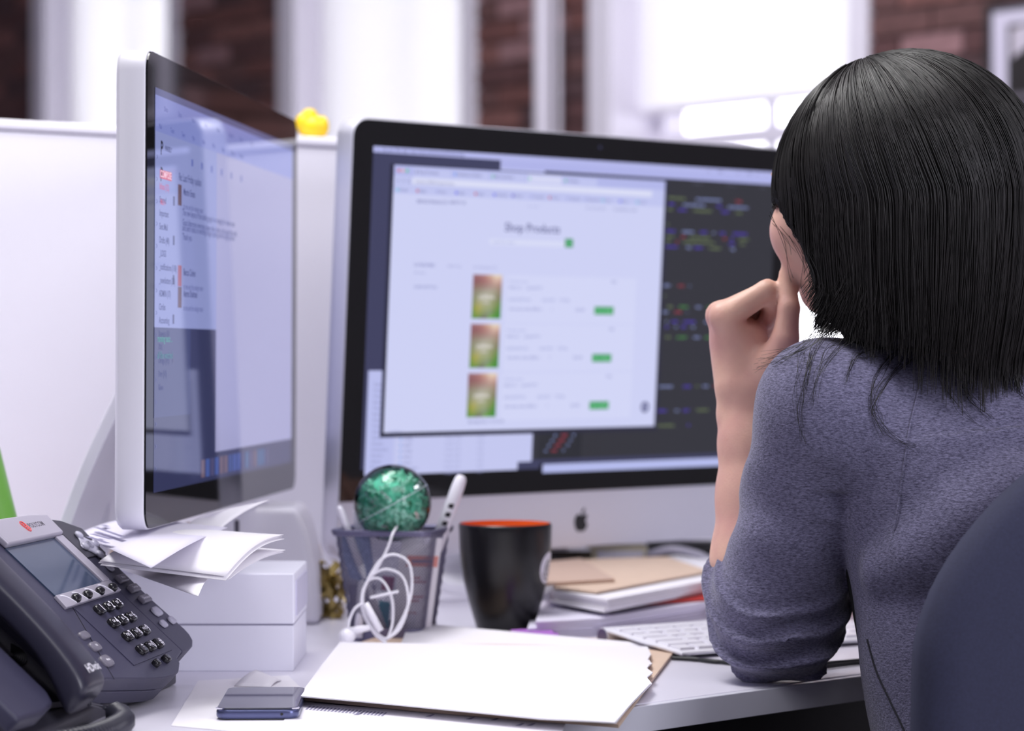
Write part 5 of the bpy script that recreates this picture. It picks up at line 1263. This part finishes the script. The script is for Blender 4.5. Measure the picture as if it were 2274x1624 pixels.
th = th0[:, None]+(the-th0)[:, None]*np.minimum(s_/s1, 1)
clump = 1-.55*s_                                                # strands of a lock close up towards the tip
ph2 = rep(gphi)[:, None]+(spread*.045)[:, None]*clump+rep(gsw)[:, None]*s_+.02*np.sin(s_*8+rep(rng.uniform(0, 6, NG))[:, None])*s_
lay = 1+(rep(glay)+rng.normal(0, .006, NSt))[:, None]*(.4+.6*s_)
dirv = np.cos(th)[..., None]*pole+np.sin(th)[..., None]*(np.cos(ph2)[..., None]*e1+np.sin(ph2)[..., None]*e2)
L_ = HO[0]+HR[0]*lay*dirv[..., 0]; F_ = HO[1]+HR[1]*lay*dirv[..., 1]; U_ = HO[2]+HR[2]*lay*dirv[..., 2]
az = np.arctan2(L_[:, -1]-HO[0], F_[:, -1]-HO[1])
fr_mask = np.abs(az) < R2(42)
zend = np.where(fr_mask, -.004+rng.uniform(-.008, .006, NSt), -.130+.028*np.maximum(0, np.cos(az-R2(80)))+rep(gz)+rng.normal(0, .006, NSt)-.014*np.maximum(0, np.cos(az-R2(170))))
tt_ = np.clip((s_-s1)/(1-s1), 0, 1); z_eq = U_[:, -1:]
U_ = np.where(s_ < s1, U_, z_eq+(zend[:, None]-z_eq)*tt_)
zn = np.clip(-U_/.14, 0, 1); g = np.where(s_ < s1, 1, 1-.02*zn-.13*zn**2); L_ = L_*g; F_ = HO[1]+(F_-HO[1])*g
fe = f_edge(U_)-np.abs(rng.normal(0, .005, NSt))[:, None]; F_ = np.where((F_ > fe) & (~fr_mask[:, None]), fe, F_)
flip = np.clip((tt_-.70)/.30, 0, 1)**3*np.exp(-((az-R2(85))/R2(28))**2)[:, None]*(~fr_mask)[:, None]
F_ = F_+.008*flip*rep(rng.uniform(.4, 1.2, NG))[:, None]; L_ = L_+.008*flip
pts = Hc[None, None]+L_[..., None]*hl+F_[..., None]*hf+U_[..., None]*np.array([0, 0, 1.])
def push_out(pts, margin):
    sh = pts.shape; p = pts.reshape(-1, 3).astype(f32)
    near_ = p[:, 2] < Hc[2]-.07
    for _ in range(2):
        q = p[near_]; d = sd_sweater(q)/.8; e = .003
        G = np.stack([sd_sweater(q+A3(v))-sd_sweater(q-A3(v)) for v in ((e, 0, 0), (0, e, 0), (0, 0, e))], 1); G /= np.linalg.norm(G, axis=1)[:, None]+1e-9
        mv = np.maximum(margin-d, 0); p[near_] = q+G*mv[:, None]
    return p.reshape(sh)
pts = push_out(pts, rng.uniform(.002, .010, NSt)[:, None].repeat(NP, 1).reshape(-1)[(pts.reshape(-1, 3)[:, 2] < Hc[2]-.07)])
def strands_mesh(name, pts, r0, r1):
    n, m = pts.shape[:2]; T = np.empty_like(pts); T[:, 1:-1] = pts[:, 2:]-pts[:, :-2]; T[:, 0] = pts[:, 1]-pts[:, 0]; T[:, -1] = pts[:, -1]-pts[:, -2]; T /= np.linalg.norm(T, axis=2)[..., None]+1e-9
    a = np.cross(T, np.array([.31, .52, .79])); a /= np.linalg.norm(a, axis=2)[..., None]+1e-9; b = np.cross(T, a)
    rad = (r0+(r1-r0)*np.linspace(0, 1, m)**1.5)[None, :, None]
    R3 = np.stack([pts+rad*(a*math.cos(q)+b*math.sin(q)) for q in (0, 2.094, 4.189)], 2)        # n m 3 3
    idx = np.arange(n*m*3).reshape(n, m, 3); Qs = []
    for k in range(3):
        j = (k+1) % 3; Qs.append(np.stack([idx[:, :-1, k], idx[:, :-1, j], idx[:, 1:, j], idx[:, 1:, k]], -1).reshape(-1, 4))
    return fast_mesh(name, R3.reshape(-1, 3), np.concatenate(Qs))
hs_ = place(strands_mesh('hair_strands', pts, .00055, .00022), 'hair_strands', M_hair); hs_.parent = hair; hs_['kind'] = 'stuff'
# loose wisps over the shoulder and cheek
W_ = []
paths = [[(1830, 705), (1800, 745), (1778, 800), (1770, 870), (1772, 940)], [(1860, 715), (1812, 765), (1790, 830), (1778, 910), (1780, 985)], [(1840, 720), (1800, 790), (1785, 860)], [(1900, 745), (1850, 780), (1815, 830), (1800, 900)],
         [(1985, 790), (1950, 830), (1938, 880), (1950, 930), (1990, 975), (2030, 1000)], [(2010, 800), (1960, 850), (1942, 910), (1958, 960)], [(2080, 800), (2100, 850), (2130, 900), (2175, 940)], [(2120, 790), (2130, 840), (2160, 890), (2200, 930)],
         [(2200, 760), (2230, 820), (2262, 870), (2290, 890)], [(2170, 770), (2180, 820), (2200, 860)], [(2150, 790), (2145, 840), (2150, 880)], [(2240, 740), (2262, 800), (2280, 860)], [(1930, 780), (1900, 800), (1880, 850)],
         [(1860, 700), (1800, 760), (1740, 786), (1690, 796)], [(1850, 720), (1780, 775), (1720, 800), (1680, 815)]]
paths2 = [[(1722, 470), (1740, 540), (1762, 620), (1790, 680)], [(1745, 500), (1770, 570), (1790, 640), (1806, 700)], [(1730, 485), (1748, 530), (1760, 560)], [(1765, 540), (1782, 600), (1797, 665)]]
job = []; own = []
for pa in paths+paths2:
    for k in range(rng.randint(4, 9) if pa not in paths2 else 2):
        j = rng.normal(0, 7, (len(pa), 2)); j[0] *= 1.4; own.append((len(job), len(pa))); job += [(x+a_, y+b_) for (x, y), (a_, b_) in zip(pa, j)]
hit = march_many(lambda p: np.minimum(sd_sweater(p), np.minimum(sd_hair(p), sd_body(p))), job)
for o_, n_ in own:
    q = []
    for i in range(o_, o_+n_):
        v = hit[i] if hit[i] is not None else at(*job[i], 2.06)
        q.append(v-Vector(ray(*job[i]))*rng.uniform(.001, .004))
    c = catmull(q, 8); ii = np.linspace(0, len(c)-1, 24).astype(int); W_.append([tuple(c[i]) for i in ii])
ws = place(strands_mesh('hair_wisps', np.array(W_), .00023, .00011), 'hair_wisps', M_hair); ws.parent = hair; ws['kind'] = 'stuff'
# ================================================================== CHAIR
M_ch = mat('chair_fabric', '#343650', .85, noise=(500, .12)); M_chd = mat('chair_black', '#1c1c20', .5)
cfw = np.array([-.30, .954, 0]); clf = np.array([-.954, -.30, 0]); cb = np.array([.512, 1.872, 0])
Mch = Matrix(((-clf[0], cfw[0], 0, cb[0]+cfw[0]*.22), (-clf[1], cfw[1], 0, cb[1]+cfw[1]*.22), (0, 0, 1, 0), (0, 0, 0, 1)))
ch = thing('office_chair', 'dark navy office chair with a rounded backrest behind the seated person', 'chair', M=Mch)
# local: x to the right of the sitter, y forward; the backrest stands at y=-.22
bo = [(-.238, .46), (.238, .46), (.243, .62), (.242, .76), (.238, .815), (.215, .865), (.17, .915), (.11, .955), (.05, .97), (-.05, .97), (-.11, .955), (-.17, .915), (-.215, .865), (-.238, .815), (-.242, .76), (-.243, .62)]
bo2 = [(q.x, q.y) for q in catmull([Vector((x, z, 0)) for x, z in bo], 4, closed=True)]
mb = MB(); n_ = len(bo2)
cxm, czm = 0, .69
rings_ = [(.90, -.252), (.97, -.246), (1.0, -.236), (1.0, -.222), (.97, -.212), (.90, -.207), (.5, -.207), (.0, -.207)]
for sc_, y in rings_: mb.V += [Vector((x*sc_, y-.02*(1-(x*sc_/.245)**2)+.03*0, czm+(z-czm)*sc_)) for x, z in bo2]
for k in range(len(rings_)-1):
    for i in range(n_): mb.F.append((k*n_+i, k*n_+(i+1) % n_, (k+1)*n_+(i+1) % n_, (k+1)*n_+i))
mb.F.append(tuple(range(n_))[::-1])
mb.build('backrest', M_ch, ch, smooth=True)
MB().box(-.03, .03, -.30, -.268, .40, .80).build('back_spine', M_chd, ch, bevel=(.01, 3))
MB().prism(rrect(-.235, .235, -.20, .24, .08, 6), .395, .445).build('seat', M_ch, ch, bevel=(.015, 3))
MB().box(-.03, .03, -.29, .05, .375, .394).build('seat_bracket', M_chd, ch)
MB().tube([(0, 0, .10), (0, 0, .38)], .025, 16).build('gas_lift', M_chd, ch, smooth=True)
for k in range(5):
    q = R2(72*k+18); e = Vector((.27*math.cos(q), .27*math.sin(q), .075)); o = MB().tube([Vector((0, 0, .11)), e], [.028, .016], 10).build('base_arm', M_chd, ch, smooth=True)
    t_ = Vector((-math.sin(q), math.cos(q), 0)); MB().tube([e+Vector((0, 0, -.045))-t_*.018, e+Vector((0, 0, -.045))+t_*.018], .028, 16).build('castor', M_chd, o)
